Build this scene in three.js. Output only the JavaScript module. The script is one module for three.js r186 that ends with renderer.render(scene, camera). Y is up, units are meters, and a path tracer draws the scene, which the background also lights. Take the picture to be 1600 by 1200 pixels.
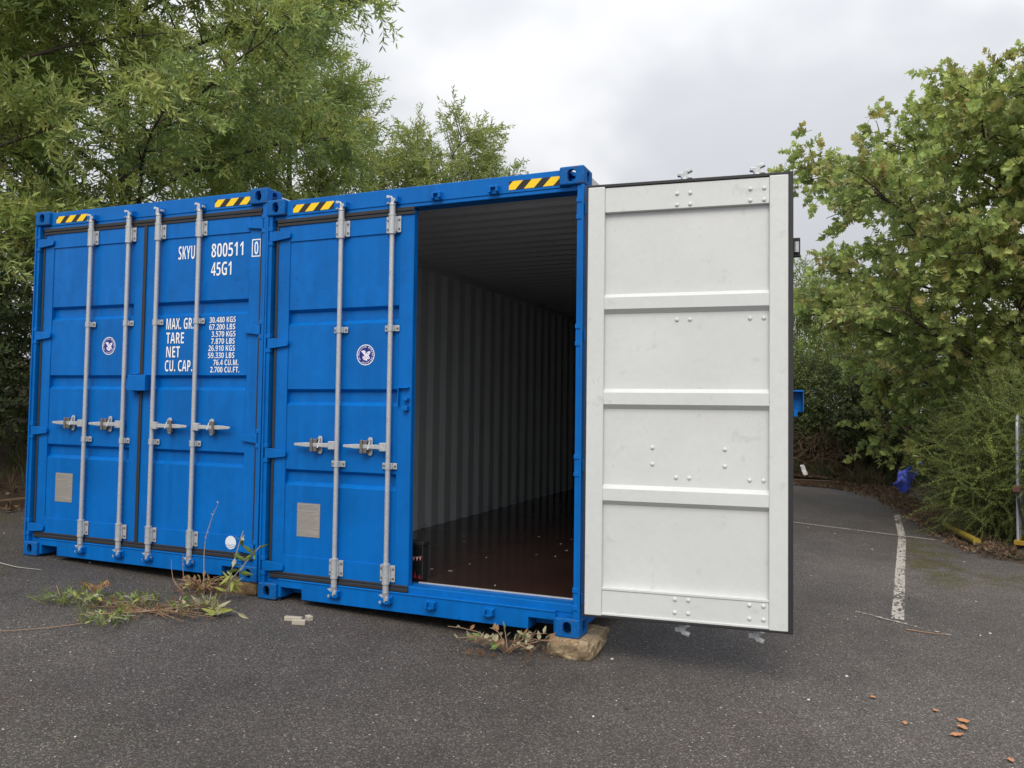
import * as THREE from 'three';
import { RoundedBoxGeometry } from 'three/addons/geometries/RoundedBoxGeometry.js';
import { mergeGeometries, mergeVertices, toCreasedNormals } from 'three/addons/utils/BufferGeometryUtils.js';
import { Brush, Evaluator, SUBTRACTION } from 'three-bvh-csg';

// ---------------------------------------------------------------- camera, sky, sun, exposure
const scene = new THREE.Scene();
const camera = new THREE.PerspectiveCamera(51.63, 4 / 3, 0.05, 600);
camera.position.set(3.9257, 1.3667, 4.6169);
camera.rotation.set(0.0353, 0.3996, 0.013, 'YXZ');
scene.add(camera);
const renderer = new THREE.WebGLRenderer({ antialias: true });
renderer.setSize(1024, 768);
renderer.toneMapping = THREE.LinearToneMapping;
renderer.toneMappingExposure = 1.46;
renderer.shadowMap.enabled = true;

function rng(seed) {
  let a = seed >>> 0;
  return () => { a = (a + 0x6D2B79F5) | 0; let t = Math.imul(a ^ (a >>> 15), 1 | a); t = (t + Math.imul(t ^ (t >>> 7), 61 | t)) ^ t; return ((t ^ (t >>> 14)) >>> 0) / 4294967296; };
}
function hash3(x, y, z) { let h = Math.imul(x, 374761393) ^ Math.imul(y, 668265263) ^ Math.imul(z, 2147483647 - 1013); h = Math.imul(h ^ (h >>> 13), 1274126177); return ((h ^ (h >>> 16)) >>> 0) / 4294967296; }
function noise3(x, y, z) {
  const X = Math.floor(x), Y = Math.floor(y), Z = Math.floor(z);
  let fx = x - X, fy = y - Y, fz = z - Z;
  fx = fx * fx * (3 - 2 * fx); fy = fy * fy * (3 - 2 * fy); fz = fz * fz * (3 - 2 * fz);
  const L = (a, b, t) => a + (b - a) * t, H = hash3;
  return L(L(L(H(X, Y, Z), H(X + 1, Y, Z), fx), L(H(X, Y + 1, Z), H(X + 1, Y + 1, Z), fx), fy),
    L(L(H(X, Y, Z + 1), H(X + 1, Y, Z + 1), fx), L(H(X, Y + 1, Z + 1), H(X + 1, Y + 1, Z + 1), fx), fy), fz);
}
function fbm(x, y, z, o = 5) { let s = 0, a = 0.5, n = 0; for (let i = 0; i < o; i++) { s += a * noise3(x, y, z); n += a; a *= 0.5; x = x * 2.03 + 7.1; y = y * 2.03 + 3.3; z = z * 2.03 + 1.7; } return s / n; }
const sstep = (a, b, x) => { const t = Math.min(1, Math.max(0, (x - a) / (b - a))); return t * t * (3 - 2 * t); };
const lerp = (a, b, t) => a + (b - a) * t;

{ // overcast sky: broken grey cloud, brighter towards the zenith as overcast skies are
  const w = 1024, h = 512, d = new Float32Array(w * h * 4);
  for (let j = 0; j < h; j++) for (let i = 0; i < w; i++) {
    const phi = ((i + 0.5) / w - 0.5) * Math.PI * 2, th = ((j + 0.5) / h - 0.5) * Math.PI;
    const y = Math.sin(th), c = Math.cos(th), x = c * Math.cos(phi), z = c * Math.sin(phi);
    const yy = Math.max(y, 0);
    const k = 1 / (yy + 0.32), px = x * k, pz = z * k;
    const n1 = fbm(px * 1.5 + 4.2 + 0.5 * fbm(px * 2, 1, pz * 2, 3), 2.5, pz * 1.5 + 9.1, 6);
    const n2 = fbm(px * 4.1 + 1, 7.5, pz * 4.1, 5);
    const cl = sstep(0.38, 0.60, n1 * 0.55 + n2 * 0.45 + 0.02) * 0.8 + n2 * 0.2;
    let L = (1 + 2 * yy) / 3 * 0.93 + 0.165;
    L *= 0.74 + 0.31 * cl;
    const blue = (1 - cl) * 0.05;
    const o = (j * w + i) * 4;
    d[o] = L * (0.985 - blue); d[o + 1] = L * (0.99 - blue * 0.45); d[o + 2] = L * (1.005 + blue * 0.5); d[o + 3] = 1;
  }
  const sky = new THREE.DataTexture(d, w, h, THREE.RGBAFormat, THREE.FloatType);
  sky.mapping = THREE.EquirectangularReflectionMapping; sky.magFilter = sky.minFilter = THREE.LinearFilter; sky.wrapS = THREE.RepeatWrapping; sky.needsUpdate = true;
  scene.background = sky; scene.environment = sky;
}
const sun = new THREE.DirectionalLight(0xfff6ea, 1.5);
sun.position.set(3, 16, 14); sun.castShadow = true; sun.shadow.radius = 60; sun.shadow.mapSize.set(2048, 2048);
Object.assign(sun.shadow.camera, { left: -22, right: 22, top: 22, bottom: -22, near: 1, far: 70 });
scene.add(sun, sun.target);

// ---------------------------------------------------------------- helpers
const V = (x, y, z) => new THREE.Vector3(x, y, z);
const names = {};
const numbered = n => { const k = names[n] = (names[n] ?? -1) + 1; return k ? `${n}_${String(k).padStart(3, '0')}` : n; };
function boxUV(g) { // uv in metres from the dominant axis of the normal
  const p = g.attributes.position, n = g.attributes.normal, uv = new Float32Array(p.count * 2);
  for (let i = 0; i < p.count; i++) {
    const ax = Math.abs(n.getX(i)), ay = Math.abs(n.getY(i)), az = Math.abs(n.getZ(i));
    if (ay >= ax && ay >= az) { uv[2 * i] = p.getX(i); uv[2 * i + 1] = p.getZ(i); }
    else if (ax >= az) { uv[2 * i] = p.getZ(i); uv[2 * i + 1] = p.getY(i); }
    else { uv[2 * i] = p.getX(i); uv[2 * i + 1] = p.getY(i); }
  }
  g.setAttribute('uv', new THREE.BufferAttribute(uv, 2)); return g;
}
function clean(g, keepUV) {
  g = g.index ? g.toNonIndexed() : g;
  if (!g.attributes.normal) g.computeVertexNormals();
  for (const k of Object.keys(g.attributes)) if (!['position', 'normal', 'uv'].includes(k)) g.deleteAttribute(k);
  if (!keepUV || !g.attributes.uv) boxUV(g);
  return g;
}
function mesh(name, geos, mat, parent, keepUV) {
  const list = (Array.isArray(geos) ? geos : [geos]).map(g => clean(g, keepUV));
  const g = list.length > 1 ? mergeGeometries(list) : list[0];
  const m = new THREE.Mesh(g, mat); m.castShadow = m.receiveShadow = true;
  m.name = parent ? name : numbered(name); (parent ?? scene).add(m); return m;
}
function meta(o, label, category, group, kind) { o.userData.label = label; if (category) o.userData.category = category; if (group) o.userData.group = group; if (kind) o.userData.kind = kind; return o; }
function thing(name, label, category, pos = [0, 0, 0], turn = 0, group) { const o = new THREE.Group(); o.name = numbered(name); o.position.set(...pos); o.rotation.y = turn; scene.add(o); return meta(o, label, category, group); }
function sub(name, parent) { const o = new THREE.Group(); o.name = name; parent.add(o); return o; }
function structure(name, g, mat, label, keepUV) { const m = mesh(name, g, mat, null, keepUV); return meta(m, label, null, null, 'structure'); }
const bx = (x0, x1, y0, y1, z0, z1) => new THREE.BoxGeometry(Math.abs(x1 - x0), Math.abs(y1 - y0), Math.abs(z1 - z0)).translate((x0 + x1) / 2, (y0 + y1) / 2, (z0 + z1) / 2);
const rbx = (x0, x1, y0, y1, z0, z1, r = 0.004, s = 2) => new RoundedBoxGeometry(Math.abs(x1 - x0), Math.abs(y1 - y0), Math.abs(z1 - z0), s, r).translate((x0 + x1) / 2, (y0 + y1) / 2, (z0 + z1) / 2);
const cyl = (r0, r1, a, b, n = 14, open = false) => { const d = V(...b).sub(V(...a)); const g = new THREE.CylinderGeometry(r1, r0, d.length(), n, 1, open); g.applyQuaternion(new THREE.Quaternion().setFromUnitVectors(V(0, 1, 0), d.clone().normalize())); return g.translate((a[0] + b[0]) / 2, (a[1] + b[1]) / 2, (a[2] + b[2]) / 2); };
function poly(pts, depth, bevel = 0, z = 0) { const s = new THREE.Shape(pts.map(p => new THREE.Vector2(p[0], p[1]))); const g = new THREE.ExtrudeGeometry(s, { depth: depth - 2 * bevel, bevelEnabled: bevel > 0, bevelSize: bevel, bevelThickness: bevel, bevelOffset: -bevel, bevelSegments: 2, curveSegments: 10 }); return g.translate(0, 0, z + bevel); }
function tube(pts, r0, r1, n = 6) { // tapered tube through points
  const c = pts.length > 2 ? new THREE.CatmullRomCurve3(pts) : new THREE.LineCurve3(pts[0], pts[1]);
  const seg = Math.max(1, (pts.length - 1) * 2), P = [], I = [];
  let up = V(0.31, 0.2, 0.93);
  for (let i = 0; i <= seg; i++) {
    const t = i / seg, p = c.getPoint(t), tg = c.getTangent(t), a = V().crossVectors(tg, up).normalize(), b = V().crossVectors(tg, a); up = b.clone().negate().lerp(up, 0.2);
    const r = lerp(r0, r1, t);
    for (let k = 0; k < n; k++) { const q = k / n * Math.PI * 2; P.push(p.x + r * (a.x * Math.cos(q) + b.x * Math.sin(q)), p.y + r * (a.y * Math.cos(q) + b.y * Math.sin(q)), p.z + r * (a.z * Math.cos(q) + b.z * Math.sin(q))); }
  }
  for (let i = 0; i < seg; i++) for (let k = 0; k < n; k++) { const a = i * n + k, b = i * n + (k + 1) % n; I.push(a, b, a + n, b, b + n, a + n); }
  const g = new THREE.BufferGeometry(); g.setAttribute('position', new THREE.Float32BufferAttribute(P, 3)); g.setIndex(I); g.computeVertexNormals(); return g;
}
function ribbon(profile, put) { // profile: list of [a, b]; put(a, b, end) -> [x, y, z]; a strip of flat facets between end 0 and end 1
  const P = [];
  for (let i = 0; i + 1 < profile.length; i++) { const [a, b] = [profile[i], profile[i + 1]]; const A = put(...a, 0), B = put(...a, 1), C = put(...b, 1), D = put(...b, 0); P.push(...A, ...B, ...C, ...A, ...C, ...D); }
  const g = new THREE.BufferGeometry(); g.setAttribute('position', new THREE.Float32BufferAttribute(P, 3)); g.computeVertexNormals(); return g;
}

// ---------------------------------------------------------------- textures and materials
function dataTex(n, fn, srgb, wrap = true) { const d = new Uint8Array(n * n * 4); for (let j = 0; j < n; j++) for (let i = 0; i < n; i++) { const c = fn(i / n, j / n), o = (j * n + i) * 4; d[o] = c[0]; d[o + 1] = c[1]; d[o + 2] = c[2]; d[o + 3] = 255; } const t = new THREE.DataTexture(d, n, n); if (srgb) t.colorSpace = THREE.SRGBColorSpace; if (wrap) t.wrapS = t.wrapT = THREE.RepeatWrapping; t.magFilter = THREE.LinearFilter; t.minFilter = THREE.LinearMipmapLinearFilter; t.generateMipmaps = true; t.needsUpdate = true; return t; }
const tn = (u, v, f, s) => { // tileable noise
  const m = (x, y) => fbm(x * f, y * f, s, 4), a = u, b = v;
  return (m(a, b) * (1 - a) + m(a - 1, b) * a) * (1 - b) + (m(a, b - 1) * (1 - a) + m(a - 1, b - 1) * a) * b; };
const C8 = v => Math.max(0, Math.min(255, Math.round(v)));
const grime = dataTex(512, (u, v) => { const n = tn(u, v, 6, 3), s = tn(u, v, 40, 9), run = tn(u, v * 0.06, 46, 19), sp = sstep(0.70, 0.75, tn(u, v, 70, 23)); const g = 224 + 50 * (n - 0.5) + 24 * (s - 0.5) + 34 * (run - 0.5) - 26 * sp; return [C8(g + 2), C8(g), C8(g - 2)]; }, true);
grime.repeat.set(0.45, 0.45);
const gloss = dataTex(512, (u, v) => { const n = tn(u, v, 5, 13), s = tn(u, v, 30, 4); const g = C8(190 + 110 * (n - 0.5) + 60 * (s - 0.5)); return [g, g, g]; });
gloss.repeat.set(0.8, 0.8);
const peel = dataTex(256, (u, v) => { const g = C8(255 * tn(u, v, 9, 21)); return [g, g, g]; });
peel.repeat.set(1.6, 1.6);
const blue = new THREE.MeshPhysicalMaterial({ color: new THREE.Color().setRGB(0.0, 0.168, 0.62), map: grime, specularIntensity: 0.4, roughness: 0.55, roughnessMap: gloss, bumpMap: peel, bumpScale: 0.0012 });
const castMap = dataTex(512, (u, v) => { const n = tn(u, v, 10, 31), m = tn(u, v, 38, 7), r = sstep(0.60, 0.66, n * 0.8 + m * 0.2), w = sstep(0.69, 0.73, tn(u, v, 26, 77)); const k = 0.86 + 0.25 * (m - 0.3); let c = [3 * k, 100 * k, 180 * k]; c = c.map((q, i) => lerp(q, [110, 160, 210][i], w * 0.5)); c = c.map((q, i) => lerp(q, [118 * k, 72 * k, 44 * k][i], r)); return c.map(C8); }, true);
castMap.repeat.set(3.1, 3.1);
const castBlue = new THREE.MeshPhysicalMaterial({ map: castMap, specularIntensity: 0.4, roughness: 0.6, bumpMap: peel, bumpScale: 0.002 });
const scuff = dataTex(512, (u, v) => { const n = tn(u, v, 4, 55), s = tn(u, v, 60, 5), sc = sstep(0.64, 0.72, tn(u, v, 22, 91)) * 0.5 + sstep(0.7, 0.74, s) * 0.5; const g = 238 + 18 * (n - 0.5) + 12 * (s - 0.5) - 22 * sc; return [C8(g), C8(g), C8(g - 3)]; }, true);
scuff.repeat.set(0.7, 0.7);
const white = new THREE.MeshPhysicalMaterial({ color: new THREE.Color().setRGB(0.735, 0.76, 0.78), map: scuff, roughness: 0.5, roughnessMap: gloss, bumpMap: peel, bumpScale: 0.0012 });
const galvMap = dataTex(256, (u, v) => { const g = C8(205 + 70 * (tn(u, v, 24, 17) - 0.5) + 40 * (tn(u, v, 60, 2) - 0.5)); return [g, g, C8(g + 2)]; }, true);
galvMap.repeat.set(4, 4);
const galv = new THREE.MeshStandardMaterial({ color: new THREE.Color().setRGB(0.80, 0.83, 0.84), map: galvMap, metalness: 0.35, roughness: 0.42 });
const steel = new THREE.MeshStandardMaterial({ color: new THREE.Color().setRGB(0.36, 0.33, 0.31), map: galvMap, metalness: 0.6, roughness: 0.5 });
const rubber = new THREE.MeshStandardMaterial({ color: new THREE.Color().setRGB(0.022, 0.022, 0.025), roughness: 0.6 });
const dark = new THREE.MeshStandardMaterial({ color: new THREE.Color().setRGB(0.012, 0.012, 0.013), roughness: 0.7 });
const plyMap = dataTex(512, (u, v) => { const g = tn(u, v, 5, 41), s = tn(u * 1, v * 1, 50, 8); const k = 0.8 + 0.4 * (g - 0.5) + 0.3 * (s - 0.5); return [C8(60 * k), C8(40 * k), C8(35 * k)]; }, true);
const ply = new THREE.MeshPhysicalMaterial({ map: plyMap, roughness: 0.2, roughnessMap: gloss, specularIntensity: 1, ior: 1.5 });
function canvasTex(w, h, draw, srgb = true) { const c = document.createElement('canvas'); c.width = w; c.height = h; const x = c.getContext('2d'); draw(x, w, h); const t = new THREE.CanvasTexture(c); if (srgb) t.colorSpace = THREE.SRGBColorSpace; t.anisotropy = 8; return t; }
const decal = (x0, x1, y0, y1, z) => { const g = new THREE.PlaneGeometry(x1 - x0, y1 - y0); return g.translate((x0 + x1) / 2, (y0 + y1) / 2, z); };
function textMat(x0, x1, y0, y1, rows, ppm = 900) { // rows: [text, xLeft, xRight, yBase, capHeight] in metres; squeezed to fit
  const W = Math.round((x1 - x0) * ppm), H = Math.round((y1 - y0) * ppm);
  const t = canvasTex(W, H, (c) => {
    c.fillStyle = '#000'; c.fillRect(0, 0, W, H); c.fillStyle = '#fff'; c.strokeStyle = '#fff'; c.textBaseline = 'alphabetic';
    for (const [s, a, b, y, cap, boxed] of rows) {
      const px = cap * ppm / 0.72; c.font = `bold ${px.toFixed(1)}px sans-serif`;
      const m = c.measureText(s).width, k = (b - a) * ppm / m;
      c.save(); c.translate((a - x0) * ppm, (y1 - y) * ppm); c.scale(k, 1); c.fillText(s, 0, 0); c.strokeStyle = '#000'; c.lineWidth = 0.022 * px; c.strokeText(s, 0, 0); c.restore(); c.strokeStyle = '#fff';
      if (boxed) { c.lineWidth = 0.008 * ppm; c.strokeRect((a - 0.016 - x0) * ppm, (y1 - y - cap - 0.014) * ppm, (b - a + 0.032) * ppm, (cap + 0.028) * ppm); }
    }
  }, false);
  return new THREE.MeshStandardMaterial({ color: 0xf2f4f4, alphaMap: t, transparent: true, roughness: 0.55 });
}
const emblemTex = canvasTex(256, 256, (c) => {
  const R = 128; c.fillStyle = '#0a2f8c'; c.fillRect(0, 0, 256, 256); c.translate(R, R);
  c.fillStyle = '#eef2f8'; c.beginPath(); c.arc(0, 0, 127, 0, 7); c.fill();
  c.fillStyle = '#16237e'; c.beginPath(); c.arc(0, 0, 116, 0, 7); c.fill();
  c.fillStyle = '#f0f2fa'; c.font = 'bold 27px sans-serif'; c.textAlign = 'center'; c.textBaseline = 'middle';
  const ring = (s, mid, step, r, flip) => [...s].forEach((ch, i) => { const a = mid + (i - (s.length - 1) / 2) * step * (flip ? -1 : 1); c.save(); c.rotate(a); c.translate(0, -r); if (flip) c.rotate(Math.PI); c.fillText(ch, 0, 0); c.restore(); });
  ring('AMERICAN BUREAU', 0, 0.232, 99, false); ring('OF SHIPPING', Math.PI, 0.235, 99, true);
  c.fillStyle = '#e6e4f4';
  c.beginPath(); c.moveTo(-66, -46); c.quadraticCurveTo(-30, -62, -6, -50); c.quadraticCurveTo(0, -30, 6, -18); c.quadraticCurveTo(30, -50, 66, -44); c.quadraticCurveTo(72, -14, 40, 6); c.quadraticCurveTo(62, 18, 60, 44); c.quadraticCurveTo(40, 60, 22, 50); c.lineTo(26, 74); c.lineTo(-8, 66); c.quadraticCurveTo(-46, 56, -44, 18); c.quadraticCurveTo(-30, 22, -16, 8); c.quadraticCurveTo(-34, -14, -66, -46); c.fill();
  c.strokeStyle = '#16237e'; c.lineWidth = 5; for (const [a, b, d, e] of [[2, -44, 0, -6], [16, -10, 42, -26], [-10, 14, 4, 44], [18, 14, 34, 20], [-30, 34, -14, 46], [30, 40, 46, 30]]) { c.beginPath(); c.moveTo(a, b); c.lineTo(d, e); c.stroke(); }
});
const emblemMat = new THREE.MeshStandardMaterial({ map: emblemTex, roughness: 0.4 });
const plateTex = canvasTex(256, 320, (c, w, h) => {
  c.fillStyle = '#a5a29d'; c.fillRect(0, 0, w, h); const r = rng(5);
  for (let i = 0; i < 2600; i++) { const g = 150 + r() * 34 | 0; c.fillStyle = `rgba(${g},${g - 2},${g - 6},.35)`; c.fillRect(r() * w, r() * h, 2 + r() * 12, 1); }
  c.fillStyle = '#6d6a66';
  for (let y = 20; y < h - 14; y += 11) { if (r() < 0.12) continue; let x = 16; const end = w - 16 - r() * 90 * (r() < 0.5); while (x < end) { const l = 4 + r() * 18; c.fillRect(x, y, Math.min(l, end - x), y < 60 ? 4 : 3); x += l + 4; } }
  c.strokeStyle = '#75726d'; c.lineWidth = 2; c.strokeRect(10, 84, w - 20, 90); c.strokeRect(10, 196, w - 20, 110); c.strokeRect(4, 4, w - 8, h - 8);
});
const plateMat = new THREE.MeshStandardMaterial({ map: plateTex, metalness: 0.3, roughness: 0.5 });
const hazardTex = canvasTex(512, 80, (c, w, h) => { c.fillStyle = '#1d1b19'; c.fillRect(0, 0, w, h); c.fillStyle = '#f8cf12'; for (let k = -1; k < 5; k++) { const x = k * 190 - 40; c.beginPath(); c.moveTo(x, h); c.lineTo(x + 104, h); c.lineTo(x + 104 + 80, 0); c.lineTo(x + 80, 0); c.fill(); } });
const hazardMat = new THREE.MeshStandardMaterial({ map: hazardTex, roughness: 0.45 });
const stickerTex = canvasTex(128, 128, (c) => { c.fillStyle = '#dfe6ee'; c.fillRect(0, 0, 128, 128); c.strokeStyle = '#7f97b8'; c.lineWidth = 4; for (let y = 84; y < 124; y += 9) { c.beginPath(); for (let x = 0; x <= 128; x += 8) c.lineTo(x, y + 4 * Math.sin(x * 0.09 + y)); c.stroke(); } });
const stickerMat = new THREE.MeshStandardMaterial({ map: stickerTex, roughness: 0.5 });

// ---------------------------------------------------------------- ground, bank, kerb
const gy = x => -0.0475 * Math.max(-12, Math.min(14, x));
const xr = z => z < -10 ? lerp(4.9, 4.5, Math.min(1, (-10 - z) / 4.3)) : z < -6.2 ? lerp(5.45, 4.9, (-6.2 - z) / 3.8) : z < -4 ? lerp(7.5, 5.45, (-4 - z) / 2.2) : 7.5 + Math.max(0, z + 4) * 0.3;
const outside = (x, z) => Math.max(-4.75 - x, -14.35 - z, x - xr(z));
const bank = (x, z) => { const d = outside(x, z); return gy(x) + (d > 0 ? (x > 3.6 ? 0.01 : 0.10) + 1.5 * sstep(0, 6, d) + 0.25 * sstep(0, 1.2, d) * fbm(x * 1.3, 3, z * 1.3, 3) : 0); };
{
  const N = 1024, rnd = rng(77), h = new Float32Array(N * N), tone = new Float32Array(N * N * 3), hh = new Float32Array(N * N);
  for (let i = 0; i < N * N; i++) { const n = 0.9 + 0.2 * rnd(); tone[3 * i] = 61 * n; tone[3 * i + 1] = 57 * n; tone[3 * i + 2] = 54.5 * n; }
  for (let k = 0; k < 52000; k++) { // aggregate, stone by stone
    const cx = rnd() * N, cy = rnd() * N, a = 1.6 + rnd() * rnd() * 5, b = a * (0.55 + 0.45 * rnd()), q = rnd() * Math.PI, s = Math.sin(q), c = Math.cos(q), top = 0.35 + 0.65 * rnd();
    const bright = rnd(); let g = 64 + 52 * bright * bright + (bright > 0.992 ? 50 : 0); const wr = 2.5 + (rnd() - 0.3) * 9;
    const R = Math.ceil(a);
    for (let y = -R; y <= R; y++) for (let x = -R; x <= R; x++) {
      const u = (x * c + y * s) / a, v = (-x * s + y * c) / b, e = u * u + v * v; if (e > 1) continue;
      const o = ((Math.floor(cy) + y + N) % N) * N + (Math.floor(cx) + x + N) % N, t = top * (1 - 0.5 * e);
      if (t < h[o]) continue; h[o] = t; tone[3 * o] = g + wr; tone[3 * o + 1] = g; tone[3 * o + 2] = g - wr * 0.7;
    }
  }
  const map = dataTex(N, (u, v) => { const o = (Math.round(v * N) * N + Math.round(u * N)); const n = 0.86 + 0.28 * tn(u, v, 7, 61); return [C8(tone[3 * o] * n), C8(tone[3 * o + 1] * n), C8(tone[3 * o + 2] * n)]; }, true);
  const bump = dataTex(N, (u, v) => { const o = (Math.round(v * N) * N + Math.round(u * N)); const g = C8(255 * h[o]); return [g, g, g]; });
  map.anisotropy = bump.anisotropy = 8;
  map.repeat.set(1 / 1.25, 1 / 1.25); bump.repeat.copy(map.repeat);
  const asphalt = new THREE.MeshStandardMaterial({ map, bumpMap: bump, bumpScale: 0.004, roughness: 0.82, vertexColors: true });
  const xs = [], zs = [];
  for (let x = -80; x < -6; x += 6) xs.push(x); for (let x = -6; x < 9; x += 0.06) xs.push(x); for (let x = 9; x <= 90; x += 6) xs.push(x);
  for (let z = -90; z < -15; z += 6) zs.push(z); for (let z = -15; z < 4.7; z += 0.07) zs.push(z); for (let z = 4.7; z <= 60; z += 6) zs.push(z);
  const P = [], U = [], C = [], I = [];
  const blob = (x, z, cx, cz, rx, rz) => { const e = Math.hypot((x - cx) / rx, (z - cz) / rz); return 1 - sstep(0.35, 1.05, e); };
  for (const z of zs) for (const x of xs) {
    P.push(x, gy(x), z); U.push(x * 0.98 + z * 0.19, z * 0.98 - x * 0.19);
    const big = fbm(x * 0.45 + 9, 2, z * 0.45, 4), fine = fbm(x * 5, 6, z * 5, 3), gr = fbm(x * 14, 8, z * 14, 2);
    let k = 0.80 + 1.0 * (big - 0.3), c = [k, k * 0.985, k * 0.965];
    // moss and algae on the tarmac, brown washed-in dirt
    let moss = Math.max(blob(x, z, 4.80, -5.5, 0.42, 2.1) * 1.15, blob(x, z, -2.9, 0.55, 1.2, 0.28) * 0.8, blob(x, z, 5.6, -4.7, 0.8, 0.7) * 0.7, blob(x, z, 0.9, 2.4, 1.4, 0.5) * 0.25, blob(x, z, -4.3, -0.6, 0.6, 1.2) * 0.8);
    moss *= sstep(0.36, 0.62, fine * 0.6 + gr * 0.4);
    c = c.map((q, i) => lerp(q, [0.78, 0.80, 0.26][i], Math.min(1, moss * 0.95)));
    const dirt = sstep(0.50, 0.72, fbm(x * 0.9 + 30, 4, z * 0.9, 5)) * sstep(0.3, 0.6, gr) * 0.45;
    c = c.map((q, i) => lerp(q, [0.92, 0.78, 0.62][i] * 0.95, dirt));
    C.push(...c);
  }
  const nx = xs.length;
  for (let j = 0; j + 1 < zs.length; j++) for (let i = 0; i + 1 < nx; i++) { const a = j * nx + i; I.push(a, a + nx, a + 1, a + 1, a + nx, a + nx + 1); }
  const g = new THREE.BufferGeometry(); g.setAttribute('position', new THREE.Float32BufferAttribute(P, 3)); g.setAttribute('uv', new THREE.Float32BufferAttribute(U, 2)); g.setAttribute('color', new THREE.Float32BufferAttribute(C, 3)); g.setIndex(I); g.computeVertexNormals();
  const m = new THREE.Mesh(g, asphalt); m.name = 'asphalt_ground'; m.receiveShadow = m.castShadow = true; scene.add(m); meta(m, 'worn dark grey asphalt of the car park', null, null, 'structure');
}
{ // earth bank outside the kerb
  const P = [], C = [], I = [], s = 0.2, x0 = -20, x1 = 22, z0 = -34, z1 = 6, nx = Math.round((x1 - x0) / s) + 1, nz = Math.round((z1 - z0) / s) + 1;
  for (let j = 0; j < nz; j++) for (let i = 0; i < nx; i++) {
    const x = x0 + i * s, z = z0 + j * s, d = outside(x, z); P.push(x, d < (x > 3.6 ? -0.3 : 0.1) ? gy(x) - 0.3 : bank(x, z) + lerp(-0.07, 0.02, sstep(-0.25, 0.3, d + 0.3 * (fbm(x * 3, 2, z * 3, 3) - 0.5))), z);
    const n = fbm(x * 2, 5, z * 2, 4), f = hash3(i, j, 5), gr = sstep(0.5, 0.6, fbm(x * 0.7, 15, z * 0.7, 3));
    const c = [lerp(0.06, 0.10, n) * (0.7 + 0.6 * f), lerp(0.042, 0.066, n) * (0.7 + 0.6 * f), lerp(0.028, 0.04, n) * (0.7 + 0.6 * f)];
    C.push(lerp(c[0], 0.045, gr * 0.6), lerp(c[1], 0.06, gr * 0.6), lerp(c[2], 0.022, gr * 0.6));
  }
  for (let j = 0; j + 1 < nz; j++) for (let i = 0; i + 1 < nx; i++) { const a = j * nx + i, x = x0 + (i + 0.5) * s, z = z0 + (j + 0.5) * s; if (outside(x, z) < (x > 3.6 ? -0.35 : 0)) continue; I.push(a, a + nx, a + 1, a + 1, a + nx, a + nx + 1); }
  const g = new THREE.BufferGeometry(); g.setAttribute('position', new THREE.Float32BufferAttribute(P, 3)); g.setAttribute('color', new THREE.Float32BufferAttribute(C, 3)); g.setIndex(I); g.computeVertexNormals();
  const m = new THREE.Mesh(g, new THREE.MeshStandardMaterial({ vertexColors: true, roughness: 1 })); m.name = 'earth_bank_terrain'; m.receiveShadow = m.castShadow = true; scene.add(m); meta(m, 'brown earth bank rising behind the kerb', null, null, 'structure');
}
const concreteMap = dataTex(256, (u, v) => { const k = 0.75 + 0.5 * tn(u, v, 8, 71) + 0.25 * (tn(u, v, 50, 3) - 0.5); return [C8(128 * k), C8(112 * k), C8(96 * k)]; }, true);
{
  const kerbMat = new THREE.MeshStandardMaterial({ map: concreteMap, roughness: 0.95, color: 0xb8aca0 });
  const k = new THREE.Group(); k.name = 'kerb'; scene.add(k); meta(k, 'low concrete kerb along the edge of the car park', null, null, 'structure');
  const stone = rbx(-0.45, 0.45, -0.15, 0.10, -0.065, 0.065, 0.015);
  const path = [[-4.7, 1.4], [-4.7, -14.3], [3.6, -14.3]];
  for (let i = 0; i + 1 < path.length; i++) { const [a, b] = [path[i], path[i + 1]], L = Math.hypot(b[0] - a[0], b[1] - a[1]), n = Math.round(L / 0.915); for (let q = 0; q < n; q++) { const t = (q + 0.5) / n, x = lerp(a[0], b[0], t), z = lerp(a[1], b[1], t); const m = mesh('kerb_stone', stone.clone(), kerbMat, k); m.position.set(x, gy(x) + 0.004 * Math.sin(q * 3.1), z); m.rotation.set(0, -Math.atan2(b[1] - a[1], b[0] - a[0]), 0); m.scale.x = L / n / 0.915; } }
}
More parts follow.
